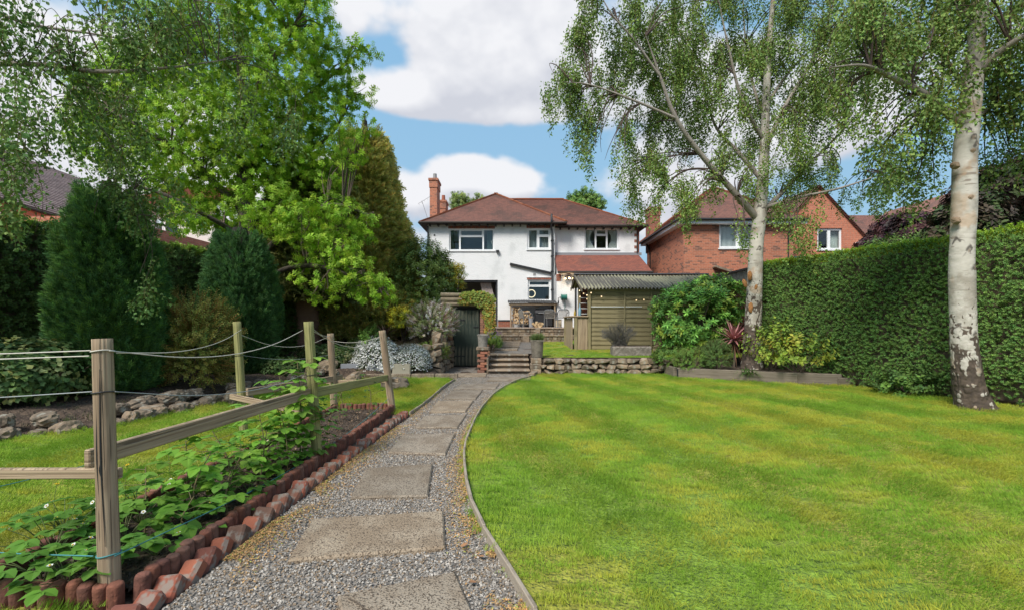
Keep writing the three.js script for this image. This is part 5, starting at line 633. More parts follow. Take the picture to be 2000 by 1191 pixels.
const SP = {
  birch: (() => { const b = new LB(); let p = V(0, 0, 0); for (let i = 0; i < 3; i++) { const q = V(rr(-.05, .05), -.17 * (i + 1), rr(-.05, .05)); b.twig(p, q, .0028, .0018, [1.1, .5, .6]); for (let j = 0; j < 8; j++) { const t = j / 8, a = rr(0, 6.28), o = p.clone().lerp(q, t), st = V(Math.cos(a), rr(-.9, .1), Math.sin(a)).normalize(), e = o.clone().addScaledVector(st, rr(.015, .07)); b.leaf(e, V(Math.cos(a) * .6, rr(-1.1, -.3), Math.sin(a) * .6).normalize(), rv(), rr(.042, .062), rr(.034, .046), { k: lk(), m: .36, curl: .15, fold: .15 }); } p = q; } return b.geo(); })(),
  oak: sprig(17, .24, .115, .062, { spread: 1.1, up: .25, curl: .2 }), hedge: sprig(15, .10, .048, .027, { up: .5 }), privet: sprig(16, .13, .04, .022, { up: .8, spread: .8 }), cyp: (() => { const b = new LB(); for (let i = 0; i < 26; i++) { const t = i / 26, s = (i % 2 ? 1 : -1), o = V(0, t * .26, 0), d = V(s * rr(.5, 1), rr(.5, 1.1), rr(-.35, .35)).normalize(); b.leaf(o, d, V(rr(-.3, .3), 0, 1).normalize(), .12 * (1.15 - t * .8) * rr(.8, 1.2), .018, { k: lk(), fold: .1, curl: rr(0, .4) }); } b.twig(V(0, 0, 0), V(0, .26, 0), .004, .002, BRN); return b.geo(); })(),
  yew: (() => { const b = new LB(); for (let i = 0; i < 34; i++) { const t = i / 34, a = i * 2.4, d = V(Math.cos(a) * .7, rr(.7, 1.3), Math.sin(a) * .7).normalize(); b.leaf(V(0, t * .2, 0), d, rv(), rr(.05, .085), .012, { k: lk(), fold: .1, curl: .1 }); } return b.geo(); })(),
  rhodo: (() => { const b = new LB(); for (let i = 0; i < 10; i++) { const a = i * 2.4, up = i < 6 ? rr(.0, .4) : rr(.6, 1.1), d = V(Math.cos(a), up, Math.sin(a)).normalize(); b.blade(V(0, i * .006, 0), d, V(0, 1, 0).addScaledVector(d, -d.y).normalize(), rr(.10, .15), rr(.036, .046), 3, { serr: 0, curl: .2, k: i < 6 ? lk() : mul(lk(), 1.35), pw: 1.1 }); } b.twig(V(0, -.15, 0), V(0, .05, 0), .005, .004, BRN); return b.geo(); })(),
  big: sprig(9, .2, .095, .055, { up: .35 }), dog: sprig(8, .32, .115, .08, { up: .35, curl: .15, from: .2 }), round: sprig(10, .2, .07, .056, { up: .3, curl: .1 }), tiny: sprig(18, .14, .024, .014, { up: .6 }), ivy: (() => { const b = new LB(); for (let i = 0; i < 7; i++) { const p = V(rr(-.1, .1), rr(0, .05), rr(-.1, .1)), d = V(rr(-1, 1), rr(-.2, .3), rr(-1, 1)).normalize(); b.leaf(p, d, V(0, 1, 0), rr(.055, .08), rr(.055, .075), { k: lk(), m: .32, fold: .08, curl: .2 }); } return b.geo(); })(),
  needle: (() => { const b = new LB(); for (let i = 0; i < 22; i++) b.strap(V(0, 0, 0), V(rr(-.5, .5), 1, rr(-.5, .5)).normalize(), rr(.12, .26), .006, rr(0, .15), lk(), 3); return b.geo(); })(),
};
// points spread through the outer shell of an ellipsoid
function shell(list, c, rx, ry, rz, n, col, { s = [.8, 1.2], k = .25, up = .5, inner = .72, bottom = -.6, lump = .25, hang = 0 } = {}) {
  for (let i = 0; i < n; i++) { const d = rv(); if (d.y < bottom) { i--; continue; } const f = Math.cbrt(lerp(inner ** 3, 1, R())) * (1 - lump / 2 + lump * fbm(d.x * 2.2 + c.x, d.y * 2.2 + c.y, d.z * 2.2 + c.z, 3) * 1.2); list.push({ p: V(c.x + d.x * rx * f, c.y + d.y * ry * f, c.z + d.z * rz * f), q: qdir(V(d.x + rr(-.4, .4), d.y + up + rr(-.3, .3) - hang, d.z + rr(-.4, .4))), s: rr(...s), c: tint(Array.isArray(col[0]) ? col[(R() * col.length) | 0] : col, k) }); }
  return list;
}
function stemsTo(t, base, pts, r, mat, name = 'stem') { put(t, name, merge(pts.map((p) => { const m = base.clone().lerp(p, .5).add(V(rr(-.06, .06), rr(0, .1), rr(-.06, .06))); return tube([base.clone().add(V(rr(-.06, .06), 0, rr(-.06, .06))), m, p], [r, r * .7, r * .35], 6, 5); })), mat); }
const twigM = std([.10, .075, .055], .95);
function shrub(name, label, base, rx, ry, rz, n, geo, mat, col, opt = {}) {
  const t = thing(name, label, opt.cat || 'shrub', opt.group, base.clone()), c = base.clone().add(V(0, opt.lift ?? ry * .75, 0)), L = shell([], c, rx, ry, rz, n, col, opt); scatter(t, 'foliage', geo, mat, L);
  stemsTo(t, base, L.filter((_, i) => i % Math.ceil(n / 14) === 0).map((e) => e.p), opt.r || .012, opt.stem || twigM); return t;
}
// ---------- hedges ----------
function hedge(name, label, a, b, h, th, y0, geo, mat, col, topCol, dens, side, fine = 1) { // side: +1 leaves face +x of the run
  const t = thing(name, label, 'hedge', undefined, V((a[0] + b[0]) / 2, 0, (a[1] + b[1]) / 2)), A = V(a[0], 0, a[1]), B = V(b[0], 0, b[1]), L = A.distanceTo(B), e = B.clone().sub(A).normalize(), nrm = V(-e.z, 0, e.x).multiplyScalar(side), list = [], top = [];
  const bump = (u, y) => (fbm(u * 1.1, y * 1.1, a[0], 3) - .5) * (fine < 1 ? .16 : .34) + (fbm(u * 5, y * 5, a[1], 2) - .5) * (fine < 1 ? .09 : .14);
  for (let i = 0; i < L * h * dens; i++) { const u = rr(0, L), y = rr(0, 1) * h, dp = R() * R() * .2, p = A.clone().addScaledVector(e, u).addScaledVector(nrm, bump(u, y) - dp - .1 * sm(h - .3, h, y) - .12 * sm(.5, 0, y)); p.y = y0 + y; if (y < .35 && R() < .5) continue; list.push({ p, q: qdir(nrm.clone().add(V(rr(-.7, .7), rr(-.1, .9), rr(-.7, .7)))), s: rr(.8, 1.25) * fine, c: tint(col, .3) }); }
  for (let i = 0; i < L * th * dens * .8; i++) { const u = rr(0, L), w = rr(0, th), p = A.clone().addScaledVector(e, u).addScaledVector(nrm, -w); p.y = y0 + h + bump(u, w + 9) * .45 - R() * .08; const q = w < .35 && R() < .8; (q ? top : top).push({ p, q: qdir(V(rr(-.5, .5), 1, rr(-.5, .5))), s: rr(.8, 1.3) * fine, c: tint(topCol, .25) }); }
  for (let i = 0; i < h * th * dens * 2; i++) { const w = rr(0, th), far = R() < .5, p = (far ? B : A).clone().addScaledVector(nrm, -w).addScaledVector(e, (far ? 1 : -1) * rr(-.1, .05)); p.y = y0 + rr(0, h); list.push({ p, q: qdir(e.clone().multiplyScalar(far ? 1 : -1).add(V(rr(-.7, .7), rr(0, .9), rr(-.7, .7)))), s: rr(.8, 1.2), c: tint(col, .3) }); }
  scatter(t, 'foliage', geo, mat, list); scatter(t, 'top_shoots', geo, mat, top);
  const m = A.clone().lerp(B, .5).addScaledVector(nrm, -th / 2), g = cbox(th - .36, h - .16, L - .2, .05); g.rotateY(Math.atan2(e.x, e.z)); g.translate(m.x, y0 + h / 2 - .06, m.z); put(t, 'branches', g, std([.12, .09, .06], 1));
  return t;
}
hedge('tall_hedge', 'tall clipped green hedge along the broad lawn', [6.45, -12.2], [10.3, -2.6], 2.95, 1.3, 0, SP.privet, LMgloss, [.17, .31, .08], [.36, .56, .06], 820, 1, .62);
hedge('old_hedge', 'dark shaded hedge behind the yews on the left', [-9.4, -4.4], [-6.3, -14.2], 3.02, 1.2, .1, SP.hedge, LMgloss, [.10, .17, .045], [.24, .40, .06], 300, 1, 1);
// ---------- birches ----------
function barkTex(L, seed, rough) { // pale papery bark with dark brows over old scars, breaking into rugged dark plates at the foot
  const q = rng(seed), sc = Array.from({ length: 54 }, () => [q(), lerp(.7, L * .97, q()), lerp(.04, .13, q()), lerp(.02, .1, q()), q()]), per = Math.round(L * 4);
  const fiss = (u, vv) => { const w = (tf(u, vv, 5, per, 3, seed + 40) - .5) * .16, r = Math.abs(tn((u + w) * 13, vv * per * 1.5, 13, Math.round(per * 1.5), seed + 20) - .5) + Math.abs(tn((u - w) * 26, vv * per * 3, 26, per * 3, seed + 21) - .5) * .5; return r + tf(u, vv, 40, per * 8, 2, seed + 3) * .18; };
  return { map: tex(512, 2048, (u, vv) => {
      const v = vv * L, wr = (tf(u, vv, 12, per * 3, 3, seed + 60) - .5); let c = mixc([.50, .465, .405], [.33, .295, .245], sm(.4, .72, tf(u, vv, 5, per, 5, seed))); const len = tn(u * 6, v * 40, 6, 99999, seed + 3); c = mixc(c, [.17, .13, .1], sm(.78, .86, len) * .75 * sm(.4, .6, tf(u, vv, 3, per, 3, seed + 77))); c = mixc(c, [.42, .28, .17], sm(.58, .74, tf(u, vv, 4, per, 4, seed + 8)) * .55);
      for (const [su, sv, w, h, k] of sc) { if (Math.abs(v - sv) > .3) continue; let du = u - su; du -= Math.round(du); du = Math.abs(du + wr * .11); if (du > w) continue; const arm = Math.abs(v - sv + du * du / w / w * h * 1.3 + du / w * h * .5 + wr * .2); c = mixc(c, [.055, .043, .036], sm(.04 + k * .03, .006, arm) * sm(w, w * .45, du) * .84); if (k > .6 && du < w * .4 && v < sv && v > sv - h * 1.4) c = mixc(c, [.27, .2, .15], .7 * sm(w * .4, w * .1, du)); }
      const base = sm(rough * 1.15, rough * .15, v), f = fiss(u, vv), th = lerp(.06, .54, base); const dark = mixc([.04, .03, .024], [.125, .09, .065], tf(u, vv, 30, per * 5, 3, seed)); return mixc(c, dark, sm(th + .05, th - .03, f) * sm(rough * 1.45, rough * 1.0, v)); }, 1, L),
    bumpMap: bumpT(256, 1024, (u, vv) => { const v = vv * L, base = sm(rough * 1.2, rough * .2, v); return .5 + (fiss(u, vv) - .35) * base * .8 + (tf(u, vv, 6, per * 3, 4, seed + 20) - .5) * .25; }, 1, L), bumpScale: .05 }; }
const limbM = std([1, 1, 1], .85, { map: tex(128, 256, (u, v) => mixc(mixc([.40, .36, .31], [.24, .20, .165], tf(u, v, 4, 10, 4, 4)), [.07, .055, .045], sm(.68, .76, tf(u, v, 4, 24, 3, 9))), 1, 1.6), bumpMap: T_fine, bumpScale: .006 }), twigB = std([.075, .05, .04], .9);
function crownFrom(t, limbs, clumps, d, geo, mat, col, perM2, { hang = true, zs = 1, tw = 3, twm = twigB, s = [.8, 1.2], k = .25, depth = .9, r0 = .018 } = {}) { // clumps of leaves carried by thin branches from the nearest limb
  const pts = limbs.flatMap((l) => { const c = new THREE.CatmullRomCurve3(l, false, 'centripetal'); return Array.from({ length: 24 }, (_, i) => c.getPoint(.2 + .8 * i / 23)); }), list = [], br = [];
  for (const [px, py, rx, ry, dz, den] of clumps) {
    const dd = d + (dz ?? (fbm(px * .013, py * .013, d, 2) - .5) * 5 * zs), c = at(px, py, dd), ax = rx * dd / FOC, ay = ry * dd / FOC, az = Math.max(ax, ay) * depth, n = Math.round(Math.PI * ax * ay * perM2 * (den ?? 1)); let best = pts[0], bd = 1e9; for (const p of pts) { const q = p.distanceTo(c) + Math.max(0, p.y - c.y) * .6; if (q < bd) { bd = q; best = p; } }
    for (let i = 0; i < tw; i++) { const e = c.clone().add(V(rr(-.7, .7) * ax, rr(-.1, .7) * ay, rr(-.7, .7) * az)), m = best.clone().lerp(e, .5).add(V(rr(-.12, .12), .12 + bd * .08, rr(-.12, .12))); br.push(tube([best, m, e, e.clone().add(hang ? V(rr(-.15, .15), -.35, rr(-.15, .15)) : V(rr(-.2, .2), rr(0, .2), rr(-.2, .2)))], [r0, r0 * .7, r0 * .45, .003], 12, 5)); }
    let sub = null, sv = null; for (let i = 0; i < n; i++) { if (hang && i % 10 === 0) { sv = rv().multiplyScalar(Math.cbrt(rr(.02, 1))); sub = V(c.x + sv.x * ax * 1.1, c.y + sv.y * ay * 1.1, c.z + sv.z * az); } const v = hang ? sv : rv().multiplyScalar(Math.cbrt(rr(.02, 1))), p = hang ? V(sub.x + rr(-.2, .2) * rr(.3, 1), sub.y + rr(-.34, .26), sub.z + rr(-.2, .2)) : V(c.x + v.x * ax * 1.15, c.y + v.y * ay * 1.15, c.z + v.z * az); list.push({ p, q: hang ? new THREE.Quaternion().setFromEuler(new THREE.Euler(rr(-.5, .5), rr(0, 6.28), rr(-.5, .5))) : qdir(V(v.x + rr(-.6, .6), v.y + .35 + rr(-.4, .4), v.z + rr(-.6, .6))), s: rr(...s), c: tint(Array.isArray(col[0]) ? col[(R() * col.length) | 0] : col, k) }); }
  }
  put(t, 'twigs', merge(br), twm); scatter(t, 'crown', geo, mat, list); return list.length;
}
const chain = (d, pts) => pts.map(([x, y, dz = 0]) => at(x, y, d + dz));
let leaves = 0;
{
  const d = 11.6, t = thing('birch_tree', 'white-barked birch rising from the sleeper bed, forked low', 'tree', 'birches in the garden', at(1471, 705, d));
  const trunk = chain(d, [[1470, 720], [1470, 700], [1472, 640], [1474, 560], [1478, 480], [1485, 415], [1492, 330], [1496, 220], [1502, 100], [1512, -20], [1520, -160]]); put(t, 'trunk', tube(trunk, [.30, .25, .205, .178, .164, .158, .125, .095, .072, .05, .028], 90, 24, .07, 3), std([1, 1, 1], .85, barkTex(11, 101, 2.4)));
  const limbs = [[[[1480, 428], [1440, 382, -.2], [1372, 305, -.5], [1320, 230, -.8], [1290, 150, -1], [1262, 70, -1.2]], .092], [[[1488, 415], [1530, 375, .1], [1572, 330, .2], [1640, 262, .4], [1702, 195, .6]], .068], [[[1486, 408], [1560, 386, -.3], [1640, 368, -.6], [1730, 338, -.8]], .05], [[[1487, 350], [1440, 295, .4], [1400, 250, .8], [1378, 180, 1.1], [1360, 60, 1.3]], .06], [[[1496, 290], [1530, 215, -.2], [1580, 130, -.4], [1620, 40, -.5], [1640, -60, -.5]], .06], [[[1492, 275], [1450, 195, -.3], [1425, 100, -.5], [1400, -20, -.7]], .055], [[[1322, 232, -.8], [1235, 195, -1], [1150, 165, -1.1], [1098, 160, -1.2]], .035], [[[1500, 200], [1560, 120, .6], [1640, 60, 1], [1690, 20, 1.2]], .04], [[[1290, 150, -1], [1240, 80, -1.2], [1190, 20, -1.4], [1160, -40, -1.5]], .03], [[[1495, 240], [1470, 160, .5], [1455, 60, .8], [1450, -60, 1]], .045]];
  const lp = limbs.map(([p, r]) => { const q = chain(d, p); put(t, 'limb', tube(q, [r, r * .8, r * .6, r * .4, r * .1], 26, 10, .06, p[0][0]), limbM); return q; });
  const cut = (() => { const g = new THREE.IcosahedronGeometry(1, 3), p = g.attributes.position; for (let i = 0; i < p.count; i++) { const v = V().fromBufferAttribute(p, i), f = .65 + .7 * fbm(v.x * 1.6 + 9, v.y * 1.6, v.z * 1.6, 3); p.setXYZ(i, v.x * f, v.y * f, v.z * f); } g.computeVertexNormals(); return g; })(), cm = std([.46, .21, .075], .85, { bumpMap: T_fine, bumpScale: .01 }); for (const [x, y, w, hh, a] of [[1455, 553, .055, .11, .9], [1465, 538, .06, .12, .2], [1467, 600, .065, .13, .1], [1477, 560, .05, .09, -.3]]) { const p = at(x, y, d - .145); place(t, 'pruning_scar', cut, cm, p, [.05, -.3 * a, a * .4], [w * .9, hh, .045]); }
  leaves += crownFrom(t, lp, [[1098, 165, 42, 50], [1150, 120, 60, 70], [1145, 30, 40, 35], [1195, 60, 75, 80], [1180, 215, 50, 45], [1255, 160, 75, 85], [1280, 55, 85, 75], [1130, 225, 26, 36], [1165, 265, 22, 34, -1], [1260, 270, 50, 55], [1238, 350, 32, 36], [1330, 100, 75, 75], [1385, 35, 80, 65], [1335, 220, 65, 62], [1305, 325, 48, 42], [1400, 150, 75, 75], [1352, 385, 34, 40, -.6], [1380, 350, 40, 36], [1470, 55, 85, 75], [1440, 225, 62, 62], [1425, 305, 42, 42], [1540, 150, 75, 75], [1560, 50, 85, 75], [1545, 255, 58, 52], [1620, 140, 70, 72], [1605, 225, 55, 52], [1650, 45, 75, 75], [1580, 325, 46, 38], [1550, 415, 34, 40, -.8], [1620, 330, 42, 28], [1690, 110, 55, 58], [1680, 372, 46, 18], [1560, 465, 14, 34, -.8], [1725, 345, 40, 30], [1205, 300, 16, 40, -1], [1268, 395, 26, 20], [1525, 390, 22, 40], [1450, 440, 10, 42, -1], [1470, 340, 30, 40], [1200, -60, 90, 50], [1350, -70, 100, 50], [1500, -70, 100, 50], [1640, -60, 90, 50], [1505, -170, 90, 70]], d, SP.birch, LM, [[.20, .315, .075], [.165, .27, .068], [.24, .36, .085]], 74, { tw: 4 });
}
{
  const d = 7.35, t = thing('birch_tree', 'big white birch trunk standing against the tall hedge', 'tree', 'birches in the garden', at(1905, 803, d));
  const trunk = chain(d, [[1918, 822], [1908, 806], [1897, 770], [1887, 710], [1882, 620], [1880, 520], [1884, 400], [1887, 300], [1897, 200], [1907, 90], [1917, -20], [1932, -200]]); put(t, 'trunk', tube(trunk, [.36, .275, .215, .182, .166, .16, .157, .152, .138, .118, .1, .06], 110, 28, .07, 8), std([1, 1, 1], .85, barkTex(8.5, 202, 2.0)));
  const limbs = [[[[1880, 245], [1835, 205, -.1], [1800, 180, -.2], [1740, 150, -.4], [1690, 128, -.6], [1620, 132, -.8]], .075], [[[1905, 150], [1955, 100, -.3], [2020, 60, -.6], [2090, 30, -.8]], .07], [[[1905, 60], [1872, -10, .3], [1830, -90, .6], [1780, -150, .8]], .06], [[[1898, 190], [1850, 120, .6], [1800, 50, 1], [1760, -20, 1.3]], .05], [[[1892, 240], [1950, 200, .6], [2010, 170, 1], [2080, 170, 1.3]], .045]];
  const lp = limbs.map(([p, r]) => { const q = chain(d, p); put(t, 'limb', tube(q, [r, r * .8, r * .6, r * .35, r * .08], 26, 10, .06, p[0][0]), limbM); return q; });
  const st = (() => { const g = new THREE.IcosahedronGeometry(1, 3), p = g.attributes.position; for (let i = 0; i < p.count; i++) { const v = V().fromBufferAttribute(p, i), f = .72 + .56 * fbm(v.x * 1.8 + 4, v.y * 1.8, v.z * 1.8, 3); p.setXYZ(i, v.x * f, v.y * f, v.z * f); } g.computeVertexNormals(); return g; })(), sm_ = std([.33, .235, .155], .95, { bumpMap: T_fine, bumpScale: .008 }); for (const [x, y, w, a] of [[1896, 385, .055, .4], [1900, 294, .05, .6], [1870, 322, .045, -.5], [1872, 430, .045, -.4]]) { const p = at(x, y, d - .125); place(t, 'pruning_scar', st, sm_, p.add(V(0, 0, -.03)), [.3, 0, -a], [w, w * 1.3, .075]); }
  leaves += crownFrom(t, lp, [[1780, 88, 62, 60], [1830, 38, 66, 55], [1715, 60, 66, 55], [1850, 150, 42, 50], [1765, 195, 62, 40], [1742, 262, 58, 34], [1815, 285, 36, 34, .6], [1680, 30, 60, 45], [1962, 55, 56, 70], [1982, 180, 36, 55], [1950, 130, 46, 50], [1900, 5, 80, 42], [1640, 145, 34, 26], [1792, 330, 30, 36, .5], [1975, 262, 22, 36, .5, .6], [1660, 200, 40, 30], [1715, 320, 30, 26, .4, .6], [1950, 300, 26, 24, .6, .5], [1840, 230, 40, 26, .7, .7], [1800, -60, 90, 50], [1930, -70, 90, 50], [2040, 60, 60, 80], [2050, 200, 50, 70]], d, SP.birch, LM, [[.20, .31, .08], [.165, .265, .07], [.235, .35, .09]], 100, { tw: 4, zs: .6 });
}
{
  const d = 5.6, t = thing('birch_tree', 'birch reaching in from beyond the left edge, trunk out of view', 'tree', 'birches in the garden', V(-7.35, .2, -5.6));
  put(t, 'trunk', tube([V(-7.3, .1, -5.6), V(-7.35, 1.5, -5.6), V(-7.45, 4, -5.65), V(-7.4, 7, -5.6)], [.3, .22, .18, .08], 50, 18, .06, 4), std([1, 1, 1], .85, barkTex(7, 303, .9)));
  const limbs = [[[[-170, 150], [-60, 128], [70, 126], [200, 140], [330, 132, .2], [445, 116, .4]], .04], [[[-170, 60], [-40, 20, .2], [60, 48, .4], [180, 66, .6], [300, 88, .8]], .03], [[[-170, 330], [-60, 316, .3], [30, 306, .5], [118, 304, .7]], .026], [[[-160, -60], [0, -60, .4], [160, -30, .8], [320, -10, 1.1], [440, 10, 1.3]], .035], [[[70, 126], [150, 190, .5], [230, 300, .9], [280, 420, 1.1]], .014]];
  const lp = limbs.map(([p, r]) => { const q = chain(d, p); put(t, 'limb', tube(q, [r, r * .85, r * .7, r * .45, r * .1], 26, 8, .06, p[0][0]), limbM); return q; });
  leaves += crownFrom(t, lp, [[10, 110, 40, 90], [15, 240, 34, 70], [50, 20, 70, 40], [130, 55, 60, 45], [30, 340, 34, 40], [95, 215, 40, 36, .3, .8], [205, 35, 60, 38], [150, 190, 40, 40, .6, .6], [290, 25, 55, 34], [215, 300, 46, 50, 1], [248, 400, 36, 56, 1.1], [235, 225, 46, 46, .9], [288, 505, 16, 44, 1.1], [330, 70, 44, 34], [380, 20, 46, 28], [440, 60, 34, 34, 1], [55, 410, 24, 36, .5, .7], [75, 150, 40, 36], [200, 130, 50, 26, .4, .6], [-70, 120, 60, 110], [-60, 300, 60, 70], [310, 360, 24, 40, 1.2, .6], [470, 180, 34, 60, 1.4, .6], [560, 200, 30, 70, 1.6, .6], [120, -50, 90, 30], [330, -50, 90, 30]], d, SP.birch, LM, [[.17, .29, .08], [.14, .25, .07], [.22, .35, .09]], 86, { tw: 3, zs: .4, r0: .007 });
}
// ---------- oak ----------
{
  const d = 12.6, t = thing('oak_tree', 'large bright green oak spreading over the rockery', 'tree', undefined, at(505, 690, d)), bm = std([1, 1, 1], .95, { map: T_patch([.10, .08, .06], [.055, .045, .036], .5, 9, 14), bumpMap: T_stone, bumpScale: .03 });
  put(t, 'trunk', tube(chain(d, [[505, 705], [500, 640], [490, 520], [480, 400], [475, 260], [470, 120], [465, 0]]), [.36, .28, .25, .22, .17, .11, .05], 40, 14, .12, 5), bm);
  const limbs = [[[[495, 520], [570, 440, -.4], [650, 400, -.6], [720, 420, -.7]], .09], [[[492, 560], [580, 520, -1.2], [660, 530, -1.6], [740, 572, -1.8]], .08], [[[480, 420], [400, 340, -.4], [310, 270, -.6], [220, 220, -.6]], .1], [[[478, 340], [550, 240, .4], [620, 170, .8], [700, 105, 1]], .09], [[[476, 280], [420, 180, .5], [370, 80, .8], [340, -20, 1]], .08], [[[474, 220], [530, 120, -.5], [580, 40, -.8], [610, -30, -1]], .07], [[[486, 470], [400, 420, -1], [320, 380, -1.3], [250, 360, -1.5]], .07], [[[480, 380], [560, 320, .5], [640, 270, .9], [690, 190, 1.2]], .07]];
  const lp = limbs.map(([p, r]) => { const q = chain(d, p); put(t, 'limb', tube(q, [r, r * .8, r * .6, r * .35], 20, 9, .08, p[0][0]), bm); return q; });
  leaves += crownFrom(t, lp, [[420, 40, 80, 50], [520, 25, 75, 55], [600, 60, 55, 55], [655, 130, 46, 34], [708, 102, 30, 15], [640, 200, 55, 45], [692, 185, 34, 20], [715, 250, 14, 16], [560, 140, 75, 65], [470, 130, 75, 65], [380, 120, 65, 55], [330, 60, 55, 50], [300, 165, 62, 52], [380, 215, 75, 62], [460, 250, 75, 62], [550, 240, 75, 62], [622, 275, 52, 42], [685, 285, 26, 34], [500, 335, 80, 52], [420, 330, 72, 52], [330, 300, 72, 52], [270, 245, 52, 52], [215, 205, 50, 46], [200, 285, 44, 40], [345, 380, 52, 32], [400, 415, 62, 38], [450, 430, 55, 30], [530, 415, 72, 42, -1], [605, 375, 62, 42], [585, 445, 55, 32, -1.5], [650, 425, 55, 34, -1], [702, 448, 34, 24, -.8], [645, 490, 52, 24, -1.6], [690, 535, 46, 24, -1.7], [722, 565, 40, 20, -1.8], [752, 578, 20, 10, -1.8], [560, 310, 72, 52], [610, 540, 40, 26, -1.4, .6], [640, 575, 34, 22, -1.4, .6], [240, 130, 50, 46, 1], [170, 250, 40, 44], [175, 180, 36, 40, .5], [270, 330, 50, 36], [620, 500, 30, 20, -1], [650, 340, 40, 30], [560, -50, 90, 40], [430, -50, 90, 40], [365, 430, 30, 26, -1.5]], d, SP.oak, lmat(.6, .5), [[.31, .50, .045], [.25, .43, .038], [.38, .56, .055]], 140, { hang: false, s: [.6, .9], tw: 4, twm: twigM, zs: .7, r0: .02 });
}
console.log('crown sprigs', leaves);
// ---------- conifers ----------
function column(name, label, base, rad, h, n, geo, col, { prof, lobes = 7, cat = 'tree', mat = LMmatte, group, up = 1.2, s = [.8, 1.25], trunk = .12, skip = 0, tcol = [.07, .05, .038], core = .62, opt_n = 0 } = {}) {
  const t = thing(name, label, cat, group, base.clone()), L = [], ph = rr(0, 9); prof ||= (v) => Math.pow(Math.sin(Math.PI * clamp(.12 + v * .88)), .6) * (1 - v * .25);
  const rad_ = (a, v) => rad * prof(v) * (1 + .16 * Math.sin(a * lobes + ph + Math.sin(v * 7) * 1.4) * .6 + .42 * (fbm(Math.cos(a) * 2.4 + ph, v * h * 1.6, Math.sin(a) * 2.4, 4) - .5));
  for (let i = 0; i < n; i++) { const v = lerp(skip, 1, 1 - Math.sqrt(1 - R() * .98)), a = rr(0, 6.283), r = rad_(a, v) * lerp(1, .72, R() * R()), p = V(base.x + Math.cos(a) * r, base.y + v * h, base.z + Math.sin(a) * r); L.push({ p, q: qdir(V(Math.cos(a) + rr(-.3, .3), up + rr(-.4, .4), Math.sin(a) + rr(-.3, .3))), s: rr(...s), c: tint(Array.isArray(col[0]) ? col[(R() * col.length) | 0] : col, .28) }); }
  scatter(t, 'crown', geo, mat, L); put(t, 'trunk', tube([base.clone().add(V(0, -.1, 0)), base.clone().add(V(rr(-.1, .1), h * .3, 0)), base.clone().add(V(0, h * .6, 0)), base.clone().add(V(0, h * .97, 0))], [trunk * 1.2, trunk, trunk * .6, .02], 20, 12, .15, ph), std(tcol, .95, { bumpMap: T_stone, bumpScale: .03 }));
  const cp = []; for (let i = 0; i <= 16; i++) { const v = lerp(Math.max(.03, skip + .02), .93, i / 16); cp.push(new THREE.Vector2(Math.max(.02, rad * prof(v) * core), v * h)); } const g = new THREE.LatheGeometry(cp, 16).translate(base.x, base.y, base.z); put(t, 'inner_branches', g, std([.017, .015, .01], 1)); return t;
}
const onG = (px, d, dx = 0) => { const x = (px - 1000) * d / FOC; return V(x, Hgt(x, -d), -d); };
column('yew_tree', 'tall dark green yew column beside the near timber post', onG(212, 7.6), .62, 3.75, 9500, SP.yew, [[0.0885, 0.206, 0.0531], [0.128, 0.27, 0.0589], [0.0687, 0.167, 0.0531]], { group: 'columnar yews', lobes: 9, prof: (v) => (v < .3 ? .8 + v * .67 : 1 - Math.pow((v - .3) / .7, 1.9) * .92), opt_n: .7 });
column('yew_tree', 'dark blue-green yew column under the oak branches', onG(468, 10.6), .70, 3.6, 8000, SP.yew, [[0.0683, 0.164, 0.0546], [0.091, 0.21, 0.0601]], { group: 'columnar yews', lobes: 8, prof: (v) => (v < .3 ? .8 + v * .7 : 1 - Math.pow((v - .3) / .7, 2.2) * .85) });
column('golden_cypress', 'olive gold conifer beside the white house', onG(712, 16.2), 2.15, 8.3, 15000, SP.cyp, [[0.552, 0.564, 0.161], [0.632, 0.609, 0.184], [0.437, 0.483, 0.127]], { lobes: 6, up: .35, s: [1.2, 2.2], trunk: .22, opt_n: .9, mat: lmat(.85, .5), prof: (v) => (1 - v) * .95 + .10 * Math.sin(v * 19) * (1 - v) + .03, core: .42 });
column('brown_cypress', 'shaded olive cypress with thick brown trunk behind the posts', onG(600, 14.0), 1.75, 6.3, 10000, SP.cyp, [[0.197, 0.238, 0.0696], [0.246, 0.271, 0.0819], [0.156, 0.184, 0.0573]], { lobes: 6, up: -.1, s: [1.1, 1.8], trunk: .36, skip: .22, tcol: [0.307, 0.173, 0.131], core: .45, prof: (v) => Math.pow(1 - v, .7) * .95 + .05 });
column('small_cypress', 'thin golden conifer tip at the edge of the white house', onG(775, 17.6), .62, 4.9, 2600, SP.cyp, [[0.357, 0.34, 0.0785], [0.286, 0.286, 0.0714]], { lobes: 5, up: .3, s: [1, 1.8], trunk: .08, opt_n: .9, prof: (v) => (1 - v) * .9 + .08, core: .4 });
